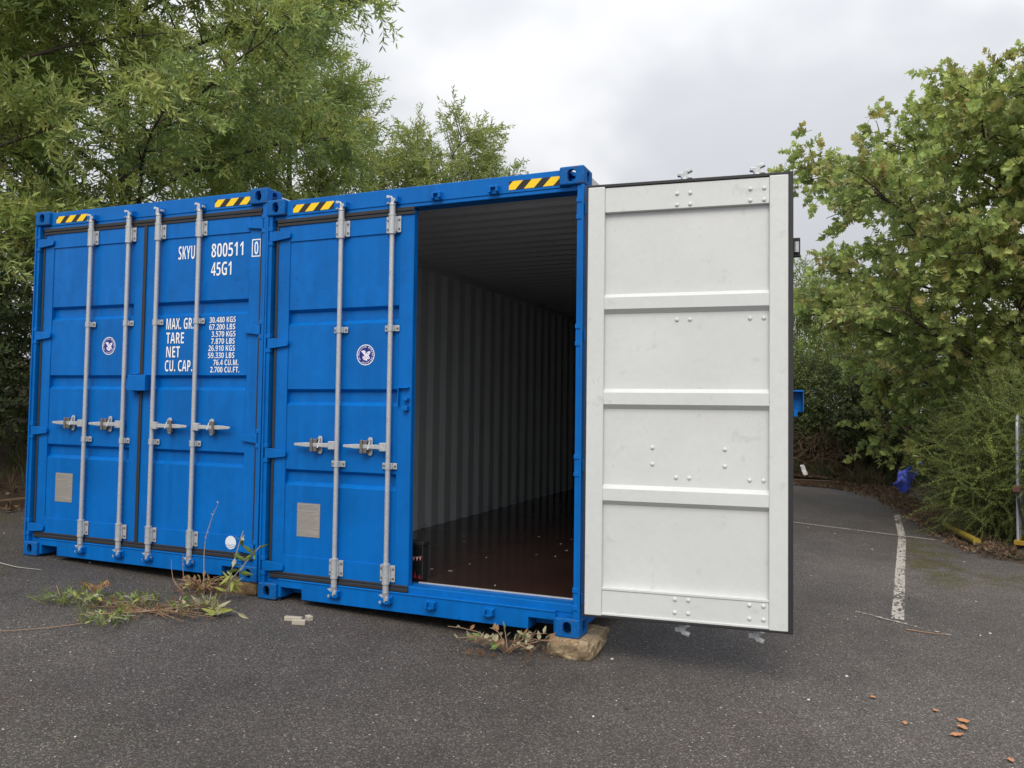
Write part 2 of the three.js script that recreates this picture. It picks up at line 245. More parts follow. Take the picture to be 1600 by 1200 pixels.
{ // worn white bay markings
  const line = (pts, w, cut, seed, label, y) => {
    const P = [], U = [], I = []; let L = 0; const T = pts.reduce((t, p, i) => t + (i ? Math.hypot(p[0] - pts[i - 1][0], p[1] - pts[i - 1][1]) : 0), 0);
    pts.forEach((p, i) => { const a = pts[Math.max(0, i - 1)], b = pts[Math.min(pts.length - 1, i + 1)], dx = b[0] - a[0], dz = b[1] - a[1], l = Math.hypot(dx, dz), nx = -dz / l * w / 2, nz = dx / l * w / 2; if (i) L += Math.hypot(p[0] - pts[i - 1][0], p[1] - pts[i - 1][1]); P.push(p[0] - nx, gy(p[0] - nx) + y, p[1] - nz, p[0] + nx, gy(p[0] + nx) + y, p[1] + nz); U.push(0, L / T, 1, L / T); if (i) { const k = 2 * i; I.push(k - 2, k - 1, k, k - 1, k + 1, k); } });
    const tw = 32, th = Math.min(2048, Math.round(T / w * 20)), d = new Uint8Array(tw * th * 4); // paint worn off the aggregate, grain by grain
    for (let v = 0; v < th; v++) for (let u = 0; u < tw; u++) { const mx = u / tw * w, my = v / th * T, n = fbm(mx * 55 + seed, my * 40, seed, 3) * 0.6 + fbm(mx * 8, my * 3.1, seed + 4, 3) * 0.4, e = Math.min(1, Math.min(u + 1, tw - u) / 4 + 0.45), g = C8(255 * sstep(cut, cut + 0.10, n * (0.7 + 0.3 * e)) * 0.85); d.set([g, g, g, 255], (v * tw + u) * 4); }
    const t = new THREE.DataTexture(d, tw, th); t.magFilter = THREE.LinearFilter; t.needsUpdate = true;
    const g = new THREE.BufferGeometry(); g.setAttribute('position', new THREE.Float32BufferAttribute(P, 3)); g.setAttribute('uv', new THREE.Float32BufferAttribute(U, 2)); g.setIndex(I); g.computeVertexNormals();
    meta(mesh('bay_marking', g, new THREE.MeshStandardMaterial({ color: new THREE.Color().setRGB(0.46, 0.43, 0.38), roughness: 0.85, alphaMap: t, transparent: true }), null, true), label, null, null, 'structure'); };
  const ip = (a, b, n) => Array.from({ length: n + 1 }, (_, i) => [lerp(a[0], b[0], i / n), lerp(a[1], b[1], i / n)]);
  line([...ip([4.285, -2.28], [4.595, -7.15], 10), ...ip([4.6, -7.3], [4.67, -9.9], 6)], 0.092, 0.41, 3, 'worn white bay line running away beside the open door', 0.004);
  line(ip([2.7, -7.48], [4.98, -7.15], 6), 0.045, 0.30, 8, 'thin white line crossing the bay line', 0.008);
  line(ip([3.98, -2.34], [4.62, -2.0], 4), 0.035, 0.44, 12, 'faint broken white line at the foot of the bay line', 0.008);
}

// ---------------------------------------------------------------- shipping containers
const W = 2.438, H = 2.896, D = 12.192;
const castingGeo = (() => {
  const ev = new Evaluator(); ev.attributes = ['position', 'normal'];
  const B = g => { g = g.clone(); for (const k of Object.keys(g.attributes)) if (!['position', 'normal'].includes(k)) g.deleteAttribute(k); const b = new Brush(g); b.updateMatrixWorld(); return b; };
  let r = B(new RoundedBoxGeometry(0.162, 0.118, 0.178, 3, 0.012));
  r = ev.evaluate(r, B(new THREE.BoxGeometry(0.108, 0.066, 0.124)), SUBTRACTION);
  const slot = (w, h, d) => { const s = new THREE.Shape(), q = Math.min(w, h) / 2; s.absarc(0, h / 2 - q, q, 0, Math.PI); s.absarc(0, -(h / 2 - q), q, Math.PI, 2 * Math.PI); return new THREE.ExtrudeGeometry(s, { depth: d, bevelEnabled: false, curveSegments: 10 }).translate(0, 0, -d / 2); };
  r = ev.evaluate(r, B(slot(0.056, 0.078, 0.4)), SUBTRACTION);
  r = ev.evaluate(r, B(slot(0.056, 0.078, 0.4).rotateY(Math.PI / 2)), SUBTRACTION);
  r = ev.evaluate(r, B(slot(0.062, 0.11, 0.4).rotateX(Math.PI / 2)), SUBTRACTION);
  return clean(r.geometry);
})();
const lockRow = { rods: [0.57, 0.985] };
function makeDoor(parent, s, pin, w, o = {}) { // s = 1: hinged at its low-x side; s = -1: mirrored
  const d = sub('door', parent); d.position.set(pin[0], 0, pin[1]);
  const X = u => s * (0.05 + u), z0 = -0.01, zi = -0.06, y0 = 0.165, y1 = 2.735, zm = -0.036;
  const B = (u0, u1, a, b, c, e, r = 0.004) => rbx(Math.min(X(u0), X(u1)), Math.max(X(u0), X(u1)), a, b, c, e, r);
  const F = (u0, u1, a, b, c, e) => bx(Math.min(X(u0), X(u1)), Math.max(X(u0), X(u1)), a, b, c, e);
  const st = 0.103, ya = 0.323, yb = 2.5825;
  for (const [a, b] of [[0, st], [w - st, w]]) { mesh('stile', B(a, b, y0, y1, -0.018, z0, 0.003), blue, d); mesh('inner_stile', B(a, b, y0 - 0.004, y1 + 0.004, zi, -0.0185, 0.006), white, d); }
  mesh('rail', B(st, w - st, yb, y1, -0.016, z0 + 0.003, 0.003), blue, d); mesh('rail', B(st, w - st, y0, ya, -0.016, z0 + 0.003, 0.003), blue, d);
  mesh('inner_rail', B(st, w - st, yb - 0.001, y1 - 0.002, -0.05, -0.0165, 0.004), white, d); mesh('inner_rail', B(st, w - st, y0 + 0.002, ya + 0.001, -0.05, -0.0165, 0.004), white, d);
  mesh('inner_lip', [B(st, w - st, ya - 0.008, ya + 0.006, -0.055, -0.017, 0.002), B(st, w - st, y0 + 0.002, y0 + 0.014, -0.058, zm - 0.002, 0.002)], white, d);
  const prof = (off, dz) => { const out = [[ya - 0.01, z0 - 0.006 + dz]]; for (const [a, b] of [[0.822, 0.937], [1.397, 1.512], [1.970, 2.085]]) out.push([a + off, z0 - 0.006 + dz], [a + 0.026 + off * 0.5, z0 - 0.036 + dz], [b - 0.022 - off * 0.5, z0 - 0.036 + dz], [b - off, z0 - 0.006 + dz]); out.push([yb + 0.01, z0 - 0.006 + dz]); return out; };
  mesh('outer_panel', ribbon(prof(0, 0), (y, z, e) => [X(e ? w - st + 0.002 : st - 0.002), y, z]), blue, d);
  mesh('inner_panel', ribbon(prof(-0.003, -0.004), (y, z, e) => [X(e ? w - st + 0.002 : st - 0.002), y, z]), white, d);
  for (const [a, b] of [[0.822, 0.937], [1.397, 1.512], [1.970, 2.085]]) for (const u of [st + 0.0015, w - st - 0.0015]) { const q = [[a, z0 - 0.004], [a + 0.026, z0 - 0.036], [b - 0.022, z0 - 0.036], [b, z0 - 0.004]], g = new THREE.BufferGeometry(), p = [0, 1, 2, 0, 2, 3].flatMap(i => [X(u), q[i][0], q[i][1]]); g.setAttribute('position', new THREE.Float32BufferAttribute(p, 3)); g.computeVertexNormals(); mesh('recess_end', g, blue, d); }
  // weld beads of the panel along the stiles
  mesh('weld_bead', [cyl(0.004, 0.004, [X(st), ya, z0 - 0.003], [X(st), yb, z0 - 0.003], 6), cyl(0.004, 0.004, [X(w - st), ya, z0 - 0.003], [X(w - st), yb, z0 - 0.003], 6)], blue, d);
  const g = o.gap ?? 0.008, gs = [], left = s > 0;
  if (left) mesh('edge_strip', B(w, w + 0.004, y0, y1, zi + 0.001, z0 - 0.001, 0.0015), blue, d);
  for (const [a, b] of [[y1, y1 + 0.02], [y0 - 0.016, y0]]) gs.push(B(-0.012, w + g, a, b, zi + 0.004, z0 + 0.002, 0.004));
  gs.push(B(-0.012, 0, y0 - 0.016, y1 + 0.02, zi + 0.002, z0 + 0.001, 0.003), ...(left ? [] : [B(w, w + g, y0 - 0.016, y1 + 0.02, zi - 0.002, z0 + 0.004, 0.003)]));
  gs.push(B(-0.005, w + g, 2.700, 2.722, z0 + 0.001, z0 + 0.010, 0.004), B(-0.005, w + g, 2.724, 2.752, z0 + 0.002, z0 + 0.014, 0.005));
  gs.push(B(-0.005, w + g, 0.154, 0.180, z0 + 0.001, z0 + 0.014, 0.005), B(-0.005, w + g, 0.182, 0.200, z0 + 0.001, z0 + 0.009, 0.004));
  gs.push(B(-0.014, 0.006, 0.2, 2.7, z0 + 0.001, z0 + 0.007, 0.003), ...(left ? [] : [B(w - 0.010, w + Math.max(g - 0.001, 0.022), 0.2, 2.7, z0 + 0.002, z0 + 0.011, 0.004)]));
  mesh('rubber_gasket', gs, rubber, d);
  for (const y of [2.63, 1.845, 1.046, 0.236]) { // hinge blades
    const pts = [[-0.034, -0.034], [0.04, -0.036], [0.165, -0.022], [0.172, -0.012], [0.172, 0.012], [0.165, 0.022], [0.04, 0.036], [-0.034, 0.034]].map(([a, b]) => [s * a, b]); if (s < 0) pts.reverse();
    mesh('hinge', [poly(pts, 0.014, 0.003, 0.0).translate(0, y, 0), cyl(0.017, 0.017, [0, y - 0.036, 0.004], [0, y + 0.036, 0.004], 12)], blue, d);
  }
  const inner = [], bolts = [];
  for (const u0 of lockRow.rods) {
    const x = X(u0), zr = 0.022;
    mesh('lock_rod', cyl(0.0165, 0.0165, [x, 0.15, zr], [x, 2.77, zr], 18), galv, d);
    const sleeve = (a, b, n0, n1) => [cyl(0.025, 0.025, [x, a, zr], [x, b, zr], 18), cyl(0.027, 0.027, [x, a - 0.006, zr], [x, a + 0.006, zr], 18), cyl(0.027, 0.027, [x, b - 0.006, zr], [x, b + 0.006, zr], 18), cyl(0.021, 0.021, [x, n0, zr], [x, n1, zr], 16), rbx(x - 0.058, x + 0.058, a + 0.006, b - 0.006, -0.004, 0.004, 0.003), rbx(x - 0.03, x + 0.03, a + 0.01, b - 0.01, -0.003, 0.02, 0.003)];
    mesh('rod_bracket', sleeve(2.575, 2.700, 2.7, 2.762), galv, d); mesh('rod_bracket', sleeve(0.208, 0.332, 0.142, 0.208), galv, d);
    for (const y of [2.606, 2.668, 0.238, 0.302]) for (const k of [-1, 1]) bolts.push(cyl(0.009, 0.007, [x + k * 0.045, y, 0.003], [x + k * 0.045, y, 0.010], 8));
    for (const [y, n] of [[2.766, 1], [0.138, -1]]) { // cam: collar, jaw with two teeth
      const p = V(x, y, zr), c = [cyl(0.024, 0.022, [x, y, zr], [x, y + n * 0.014, zr], 14), poly([[-0.036, 0], [0.012, -0.004], [0.02, 0.012], [0.034, 0.014], [0.032, 0.03], [0.008, 0.03], [0.0, 0.042], [-0.03, 0.05], [-0.036, 0.036], [-0.014, 0.026], [-0.016, 0.014]].map(([a, b]) => [a * 1.25, b * n * 1.2]), 0.034, 0.004, -0.017).translate(x, y + n * 0.010, zr)];
      mesh('cam', c, galv, d);
    }
    for (const y of [1.925, 0.990]) { mesh('rod_guide', [cyl(0.0215, 0.0215, [x, y - 0.021, zr], [x, y + 0.021, zr], 16), rbx(x - 0.057, x + 0.057, y - 0.021, y + 0.021, -0.006, 0.001, 0.003), rbx(x - 0.026, x + 0.026, y - 0.02, y + 0.02, -0.006, 0.016, 0.003)], galv, d); for (const k of [-1, 1]) bolts.push(cyl(0.009, 0.006, [x + k * 0.044, y, 0], [x + k * 0.044, y, 0.008], 8)); }
    const t = -s, yh = 1.118, q = a => x + t * a; // handle swings to the hinge side
    const hx = (a, b, c, e, f, h, r = 0.003) => rbx(Math.min(q(a), q(b)), Math.max(q(a), q(b)), c, e, f, h, r);
    const bar = [[0.05, -0.016], [0.17, -0.013], [0.25, -0.016], [0.352, -0.009], [0.358, 0], [0.352, 0.009], [0.25, 0.016], [0.17, 0.013], [0.05, 0.016]].map(([a, b]) => [t * a, b]); if (t < 0) bar.reverse();
    mesh('handle', [hx(0.008, 0.062, yh - 0.029, yh + 0.029, 0.010, 0.042, 0.005), poly(bar, 0.013, 0.003, 0.022).translate(x, yh, 0)], galv, d);
    mesh('handle_plate', [poly([[-0.02, -0.045], [-0.012, -0.062], [0.012, -0.062], [0.02, -0.045], [0.02, 0.045], [0.012, 0.062], [-0.012, 0.062], [-0.02, 0.045]], 0.010, 0.003, -0.008).translate(q(0.158), yh, 0), hx(0.145, 0.17, yh - 0.022, yh - 0.012, 0, 0.03), hx(0.147, 0.158, yh - 0.02, yh + 0.05, 0, 0.018), cyl(0.005, 0.005, [q(0.15), yh - 0.02, 0.04], [q(0.15), yh + 0.03, 0.02], 8)], galv, d);
    mesh('handle_catch', [hx(0.166, 0.196, yh - 0.046, yh + 0.042, 0.004, 0.034, 0.004), hx(0.194, 0.214, yh - 0.048, yh + 0.044, 0.020, 0.046, 0.004)], steel, d);
    for (const y of [2.67, 2.603]) for (const k of [-1, 1]) inner.push([x + k * 0.038, y, -0.05]);
    for (const y of [0.292, 0.216]) for (const k of [-1, 1]) inner.push([x + k * 0.038, y, -0.05]);
    for (const y of [1.925, 0.994]) for (const k of [-1, 1]) inner.push([x + k * 0.038, y, -0.02]);
    for (const y of [1.166, 1.069]) inner.push([q(0.176), y, -0.02]);
  }
  mesh('bolts', bolts, steel, d).userData.kind = 'stuff';
  for (const [a, b, c] of inner) mesh('rivet', [new THREE.SphereGeometry(0.0125, 10, 6, 0, Math.PI * 2, 0, Math.PI / 2).scale(1, 0.75, 1).rotateX(-Math.PI / 2).translate(a, b, c)], white, d);
  if (s < 0) { // lock box at the free edge
    const a = w - 0.10, b = w + 0.085; mesh('lock_box', [B(a, b, 1.388, 1.508, 0.052, 0.058, 0.002), B(a, b, 1.502, 1.512, -0.008, 0.056, 0.002), B(a, a + 0.006, 1.388, 1.508, -0.008, 0.054, 0.002), B(b - 0.006, b, 1.388, 1.508, 0.0, 0.054, 0.002), F(a + 0.01, a + 0.03, 1.40, 1.48, -0.008, 0.03)], blue, d);
    mesh('lock_lug', [B(w + 0.03, w + 0.052, 1.36, 1.40, 0.008, 0.03, 0.003)], blue, d);
    if (o.open) { mesh('door_retainer', [B(w - 0.02, w + 0.066, 2.275, 2.385, 0.0, 0.03, 0.004)], dark, d); mesh('retainer_pin', cyl(0.014, 0.014, [X(w + 0.045), 2.30, -0.002], [X(w + 0.045), 2.36, -0.002], 12), galv, d); }
  } else {
    const a = w - 0.092; mesh('lock_bracket', [B(a, w - 0.012, 1.517, 1.525, -0.012, 0.018, 0.002), B(a, a + 0.007, 1.40, 1.522, -0.012, 0.016, 0.002), B(w - 0.045, w - 0.01, 1.432, 1.452, -0.012, 0.026, 0.004), B(w - 0.052, w - 0.012, 1.365, 1.398, -0.012, 0.022, 0.005)], blue, d);
    mesh('data_plate', new THREE.PlaneGeometry(0.198, 0.238).translate(X(0.317), 0.581, z0 + 0.0), plateMat, d, true).position.z = -0.003;
    mesh('emblem', new THREE.CircleGeometry(0.073, 48).translate(X(0.768), 1.749, z0 - 0.0035), emblemMat, d, true);
  }
  return d;
}
const corr = (len, pitch = 0.278, depth = 0.036) => { const out = [], f = pitch * 0.26, sl = pitch * 0.24; let a = 0; while (a < len) { for (const [t, b] of [[0, 0], [f, 0], [f + sl, depth], [2 * f + sl, depth]]) if (a + t <= len) out.push([a + t, b]); a += pitch; } out.push([len, 0]); return out; };
function makeContainer(label, pos, turn, roll, open) {
  const c = thing('shipping_container', label, 'shipping container', pos, turn, 'blue shipping containers'); c.rotation.set(0, turn, roll, 'YXZ');
  for (const x of [0.081, W - 0.081]) for (const y of [0.059, H - 0.059]) for (const z of [-0.089, -D + 0.089]) { const m = mesh('corner_casting', castingGeo.clone(), castBlue, c); m.position.set(x, y, z); }
  for (const k of [0, 1]) { // rear-end door posts
    const f = x => k ? W - x : x, pts = [[0.002, -0.006], [0.016, -0.006], [0.016, -0.016], [0.046, -0.016], [0.046, -0.15], [0.002, -0.15]].map(([x, z]) => [f(x), -z]); if (k) pts.reverse();
    const g = poly(pts.map(([x, z]) => [x, z]), H - 0.236, 0.002, 0).rotateX(-Math.PI / 2); // shape y runs to -z
    g.translate(0, 0.118, 0);
    mesh('corner_post', g, blue, c);
    const lugs = []; for (const y of [2.63, 1.845, 1.046, 0.236]) for (const q of [-1, 1]) lugs.push(rbx(Math.min(f(0.004), f(0.052)), Math.max(f(0.004), f(0.052)), y + q * 0.053 - 0.0155, y + q * 0.053 + 0.0155, -0.052, -0.010, 0.004));
    mesh('hinge_lug', lugs, blue, c);
    mesh('corner_post', bx(f(0.003), f(0.08), 0.118, H - 0.118, -D + 0.006, -D + 0.10), blue, c);
  }
  // header
  const hd = sub('header', c);
  mesh('beam', [rbx(0.163, W - 0.163, 2.772, 2.886, -0.12, -0.03, 0.006), rbx(0.03, W - 0.03, 2.748, 2.777, -0.15, -0.036, 0.005), bx(0.05, W - 0.05, 2.77, 2.85, -0.16, -0.12)], blue, hd);
  for (const [a, b] of [[0.222, 0.575], [1.925, 2.275]]) mesh('hazard_tape', decal(a, b, 2.792, 2.848, -0.0275), hazardMat, hd, true);
  const keeper = (x, y, n) => [rbx(x - 0.036, x + 0.036, y - 0.026, y + 0.026, -0.034, -0.016, 0.004), rbx(x - 0.036, x - 0.018, y - 0.022, y + 0.018, -0.03, 0.012, 0.004), rbx(x + 0.016, x + 0.034, y - 0.018, y + 0.022, -0.03, 0.012, 0.004), rbx(x - 0.03, x + 0.03, y + n * 0.02 - 0.007, y + n * 0.02 + 0.007, -0.03, 0.004, 0.003)];
  const L = lockRow.rods.map(u => 0.086 + u), Rr = open ? [1.41, 1.828] : lockRow.rods.map(u => 2.368 - u);
  for (const x of [...L, ...Rr]) mesh('keeper', keeper(x + (L.includes(x) ? 0.014 : 0.0), 2.800, 1), blue, hd);
  // sill
  const sl = sub('sill', c);
  mesh('beam', [poly([[0.163, 0.02], [0.188, 0.02], [0.188, 0.092], [0.37, 0.092], [0.37, 0.02], [2.095, 0.02], [2.095, 0.092], [2.262, 0.092], [2.262, 0.02], [2.275, 0.02], [2.275, 0.145], [0.163, 0.145]], 0.14, 0.004, -0.165), rbx(0.05, W - 0.05, 0.142, 0.196, -0.17, -0.042, 0.006), rbx(0.163, W - 0.163, 0.14, 0.152, -0.15, -0.02, 0.004), bx(0.052, W - 0.052, 0.117, 0.144, -0.165, -0.046)], blue, sl);
  mesh('pocket_lining', bx(0.19, 0.368, 0.03, 0.09, -0.5, -0.16), blue, sl); mesh('pocket_lining', bx(2.097, 2.26, 0.03, 0.09, -0.5, -0.16), blue, sl);
  for (const x of [...L, ...Rr]) mesh('keeper', keeper(x + (L.includes(x) ? 0.014 : 0.006), 0.098, -1).map(g => g.translate(0, 0, 0.006)), blue, sl);
  // body
  const za = -0.15, len = D - 0.15 - 0.1, cp = corr(len);
  for (const k of [0, 1]) {
    const f = x => k ? W - x : x;
    mesh('side_wall', ribbon(cp, (a, b, e) => [f(0.006 + b), e ? 2.80 : 0.17, za - a]), blue, c);
    mesh('inner_side_wall', ribbon(cp, (a, b, e) => [f(0.010 + b), e ? 2.80 : 0.17, za - a]), white, c);
    mesh('top_rail', rbx(Math.min(f(0.004), f(0.064)), Math.max(f(0.004), f(0.064)), 2.79, 2.865, -D + 0.1, -0.15, 0.004), white, c);
    mesh('bottom_rail', rbx(Math.min(f(0.0045), f(0.06)), Math.max(f(0.0045), f(0.06)), 0.05, 0.195, -D + 0.1, -0.16, 0.004), blue, c);
  }
  mesh('roof', ribbon(corr(len, 0.209, 0.02), (a, b, e) => [e ? W - 0.03 : 0.03, 2.868 - b, za - a]), blue, c);
  mesh('inner_roof', ribbon(corr(len, 0.209, 0.02), (a, b, e) => [e ? W - 0.03 : 0.03, 2.864 - b, za - a]), white, c);
  mesh('end_wall', ribbon(corr(W - 0.16, 0.25, 0.045), (a, b, e) => [0.08 + a, e ? 2.8 : 0.16, -D + 0.02 + b]), blue, c);
  mesh('inner_end_wall', ribbon(corr(W - 0.16, 0.25, 0.045), (a, b, e) => [0.08 + a, e ? 2.8 : 0.16, -D + 0.024 + b]), white, c);
  mesh('end_rail', bx(0.16, W - 0.16, 0.05, 0.17, -D + 0.01, -D + 0.1), blue, c); mesh('end_rail', bx(0.16, W - 0.16, 2.78, 2.87, -D + 0.01, -D + 0.1), blue, c);
  const n = 10, fl = (D - 0.3) / n; for (let i = 0; i < n; i++) for (const k of [0, 1]) mesh('floor_board', rbx(k ? W / 2 + 0.0015 : 0.05, k ? W - 0.05 : W / 2 - 0.0015, 0.172, 0.202, -0.172 - (i + 1) * fl + 0.003, -0.172 - i * fl, 0.002), ply, c);
  if (open) {
    const r = rng(3), sc = []; for (let z = -0.3; z > -7; z -= 0.3) for (let x = 0.12; x < 2.35; x += 0.16) if (r() < 0.42) sc.push(cyl(0.004, 0.004, [x + 0.03 * r(), 0.201, z + 0.02 * r()], [x + 0.03, 0.2035, z], 6));
    const m = mesh('floor_screws', sc, steel, c); m.userData.kind = 'stuff';
    mesh('sill_edge', rbx(1.24, W - 0.05, 0.196, 0.204, -0.171, -0.150, 0.002), galv, c);
    for (const z of [-2.35, -3.7, -5.3, -7.2]) mesh('lashing_ring', new THREE.TorusGeometry(0.026, 0.005, 6, 16).rotateY(Math.PI / 2).rotateZ(-0.3).translate(0.066, 0.222, z), galv, c);
  }
  makeDoor(c, 1, [0.036, -0.03], 1.137, { gap: 0.006 }).name = 'door';
  const rd = makeDoor(c, -1, [2.418, -0.03], open ? 1.155 : 1.135, open ? { gap: 0.026, open: true } : { gap: 0.006 });
  if (open) rd.rotation.y = Math.PI + 0.109;
  return { c, rd };
}
const shut = makeContainer('blue shipping container with both doors shut and white lettering', [-2.4548, 0.116, 0.0256], 0.0129, -0.0056, false);
const openC = makeContainer('blue shipping container with one white-lined door swung wide open', [0, 0, 0], 0, 0, true);
{ // stencilled lettering on the shut container's lettered door (door space: x measured from the hinge pin)
  const dx = 2.418, z = -0.0135;
  const num = [['SKYU', 1.56, 1.735, 2.412, 0.107], ['800511', 1.888, 2.213, 2.412, 0.107], ['45G1', 1.893, 2.103, 2.270, 0.104]];
  const sh = rows => rows.map(([t, a, b, ...q]) => [t, a - dx, b - dx, ...q]);
  mesh('identity_lettering', decal(1.52 - dx, 2.363 - dx, 2.24, 2.55, -0.0065), textMat(1.52 - dx, 2.363 - dx, 2.24, 2.55, sh(num), 1200), shut.rd, true).position.z = -0.0055;
  const cap = 0.088, wts = [['MAX. GR.', 1.455, 1.742, 1.868, cap], ['TARE', 1.463, 1.650, 1.757, cap], ['NET', 1.462, 1.610, 1.649, cap], ['CU. CAP.', 1.456, 1.742, 1.541, cap]];
  const rows = ['30.480 KGS', '67.200 LBS', '3.570 KGS', '7.870 LBS', '26.910 KGS', '59.330 LBS', '76.4 CU.M.', '2.700 CU.FT.'];
  const lx = [1.892, 1.89, 1.915, 1.912, 1.889, 1.887, 1.94, 1.912], rx = [2.146, 2.143, 2.148, 2.143, 2.146, 2.143, 2.185, 2.195];
  rows.forEach((t, i) => wts.push([t, lx[i], rx[i], 1.911 - i * 0.0540, 0.043]));
  mesh('weight_lettering', decal(1.44 - dx, 2.26 - dx, 1.513, 1.97, 0), textMat(1.44 - dx, 2.26 - dx, 1.513, 1.97, sh(wts), 1200), shut.rd, true).position.z = -0.0125;
  mesh('check_digit', decal(2.276 - dx, 2.364 - dx, 2.39, 2.53, -0.0085), textMat(2.276 - dx, 2.364 - dx, 2.39, 2.53, sh([['0', 2.300, 2.342, 2.412, 0.096, true]]), 1400), shut.rd, true);
  mesh('round_sticker', new THREE.CircleGeometry(0.05, 32).translate(2.166 - dx, 0.268, -0.004), stickerMat, shut.rd, true);
}

// ---------------------------------------------------------------- vegetation kit
function leafFan(outline, fold = 0.18) { // flat leaf outline in xy (stem at origin, tip +y), lightly folded along the midrib
  const P = [], mid = outline.reduce((m, p) => Math.max(m, p[1]), 0), n = outline.length;
  const q = ([x, y]) => [x, y, -Math.abs(x) * fold + 0.10 * y * y / mid * -1];
  const c = q([0, mid * 0.45]); c[2] += 0.02 * mid;
  for (let i = 0; i < n; i++) P.push(...c, ...q(outline[i]), ...q(outline[(i + 1) % n]));
  const g = new THREE.BufferGeometry(); g.setAttribute('position', new THREE.Float32BufferAttribute(P, 3)); return g;
}
const lance = (L, w) => leafFan([[0, 0], [w * 0.42, L * 0.28], [w * 0.5, L * 0.48], [w * 0.26, L * 0.78], [0, L], [-w * 0.26, L * 0.78], [-w * 0.5, L * 0.48], [-w * 0.42, L * 0.28]], 0.3);
const ovate = (L, w) => leafFan([[0, 0], [w * 0.5, L * 0.32], [w * 0.34, L * 0.72], [0, L], [-w * 0.34, L * 0.72], [-w * 0.5, L * 0.32]], 0.3);
const tiny = (L, w) => { const g = new THREE.BufferGeometry(); g.setAttribute('position', new THREE.Float32BufferAttribute([0, 0, 0, w / 2, L / 2, 0.003, 0, L, 0, 0, 0, 0, 0, L, 0, -w / 2, L / 2, 0.003], 3)); return g; };
const maple = L => leafFan([[0, 0], [0.16, -0.02], [0.30, 0.06], [0.27, 0.18], [0.46, 0.26], [0.54, 0.46], [0.34, 0.46], [0.25, 0.52], [0.28, 0.72], [0.13, 0.74], [0, 1.0], [-0.13, 0.74], [-0.28, 0.72], [-0.25, 0.52], [-0.34, 0.46], [-0.54, 0.46], [-0.46, 0.26], [-0.27, 0.18], [-0.30, 0.06], [-0.16, -0.02]].map(([x, y]) => [x * L, y * L]), 0.2);
function sprig(seed, o) { // a twig along +y carrying leaves; returns { leaves, twig }
  const r = rng(seed), out = [], col = [], tw = [];
  const bend = t => V(o.bend * t * t * o.len, t * o.len * (1 - 0.25 * Math.abs(o.bend) * t), 0);
  const L0 = o.leaf;
  for (let i = 0; i < o.n; i++) {
    const t = lerp(o.from ?? 0.12, 1, (i + 0.5 * r()) / o.n), p = bend(t), side = i * 2.4 + r() * 0.8, k = (0.7 + 0.5 * r()) * (1 - 0.25 * t);
    const g = L0.clone(), tilt = (i === o.n - 1 ? 0.2 : o.tilt ?? 1.0) + (r() - 0.5) * 0.7;
    g.scale(k, k, k); g.rotateY((r() - 0.5) * 1.6); g.rotateX(tilt); g.rotateY(side); if (o.hang) g.rotateZ((r() - 0.5) * 0.4); g.translate(p.x, p.y, p.z);
    const a = g.attributes.position.array; const c = 0.72 + 0.5 * r(), y = (r() - 0.5) * 0.16;
    for (let q = 0; q < a.length; q += 3) { out.push(a[q], a[q + 1], a[q + 2]); col.push(c * (1 + y), c, c * (1 - y)); }
  }
  const n = 4; for (let i = 0; i < n; i++) { const a = bend(i / n), b = bend((i + 1) / n), w = (o.tw ?? 0.004) * (1 - 0.7 * i / n); for (const [dx, dz] of [[w, 0], [0, w]]) { for (const v of [[a.x - dx, a.y, a.z - dz], [a.x + dx, a.y, a.z + dz], [b.x + dx * 0.7, b.y, b.z + dz * 0.7], [a.x - dx, a.y, a.z - dz], [b.x + dx * 0.7, b.y, b.z + dz * 0.7], [b.x - dx * 0.7, b.y, b.z - dz * 0.7]]) { out.push(...v); col.push(0.55, 0.38, 0.3); } } }
  const g = new THREE.BufferGeometry(); g.setAttribute('position', new THREE.Float32BufferAttribute(out, 3)); g.setAttribute('color', new THREE.Float32BufferAttribute(col, 3)); g.computeVertexNormals(); return g;
}
const leafMat = (rough = 0.97, tr = 0.45) => new THREE.MeshPhysicalMaterial({ color: 0xffffff, vertexColors: true, roughness: rough, side: THREE.DoubleSide, transmission: tr, thickness: 0, ior: 1.35 });
const leafy = leafMat();
function instanced(name, geo, mat, items, parent) { // items: [pos, dir, spin, scale, color]
  const m = new THREE.InstancedMesh(geo, mat, items.length), M = new THREE.Matrix4(), Q = new THREE.Quaternion(), Q2 = new THREE.Quaternion(), up = V(0, 1, 0), c = new THREE.Color();
  items.forEach(([p, d, spin, s, col], i) => { Q.setFromUnitVectors(up, d.clone().normalize()); Q2.setFromAxisAngle(up, spin); Q.multiply(Q2); M.compose(p, Q, V(s, s, s)); m.setMatrixAt(i, M); m.setColorAt(i, c.setRGB(...col)); });
  m.castShadow = m.receiveShadow = true; m.name = parent ? name : numbered(name); (parent ?? scene).add(m); m.userData.kind = 'stuff'; return m;
}
const barkMap = dataTex(256, (u, v) => { const n = tn(u, v * 0.25, 30, 6), k = 0.6 + 0.8 * n; return [C8(84 * k), C8(74 * k), C8(62 * k)]; }, true);
const bark = new THREE.MeshStandardMaterial({ map: barkMap, roughness: 0.95 });
const pick = (r, list) => list[Math.floor(r() * list.length) % list.length];
const jit = (r, c, a = 0.2) => { const k = 1 + (r() - 0.5) * 2 * a, h = (r() - 0.5) * a * 0.6; return [c[0] * k * (1 + h), c[1] * k, c[2] * k * (1 - h)]; };
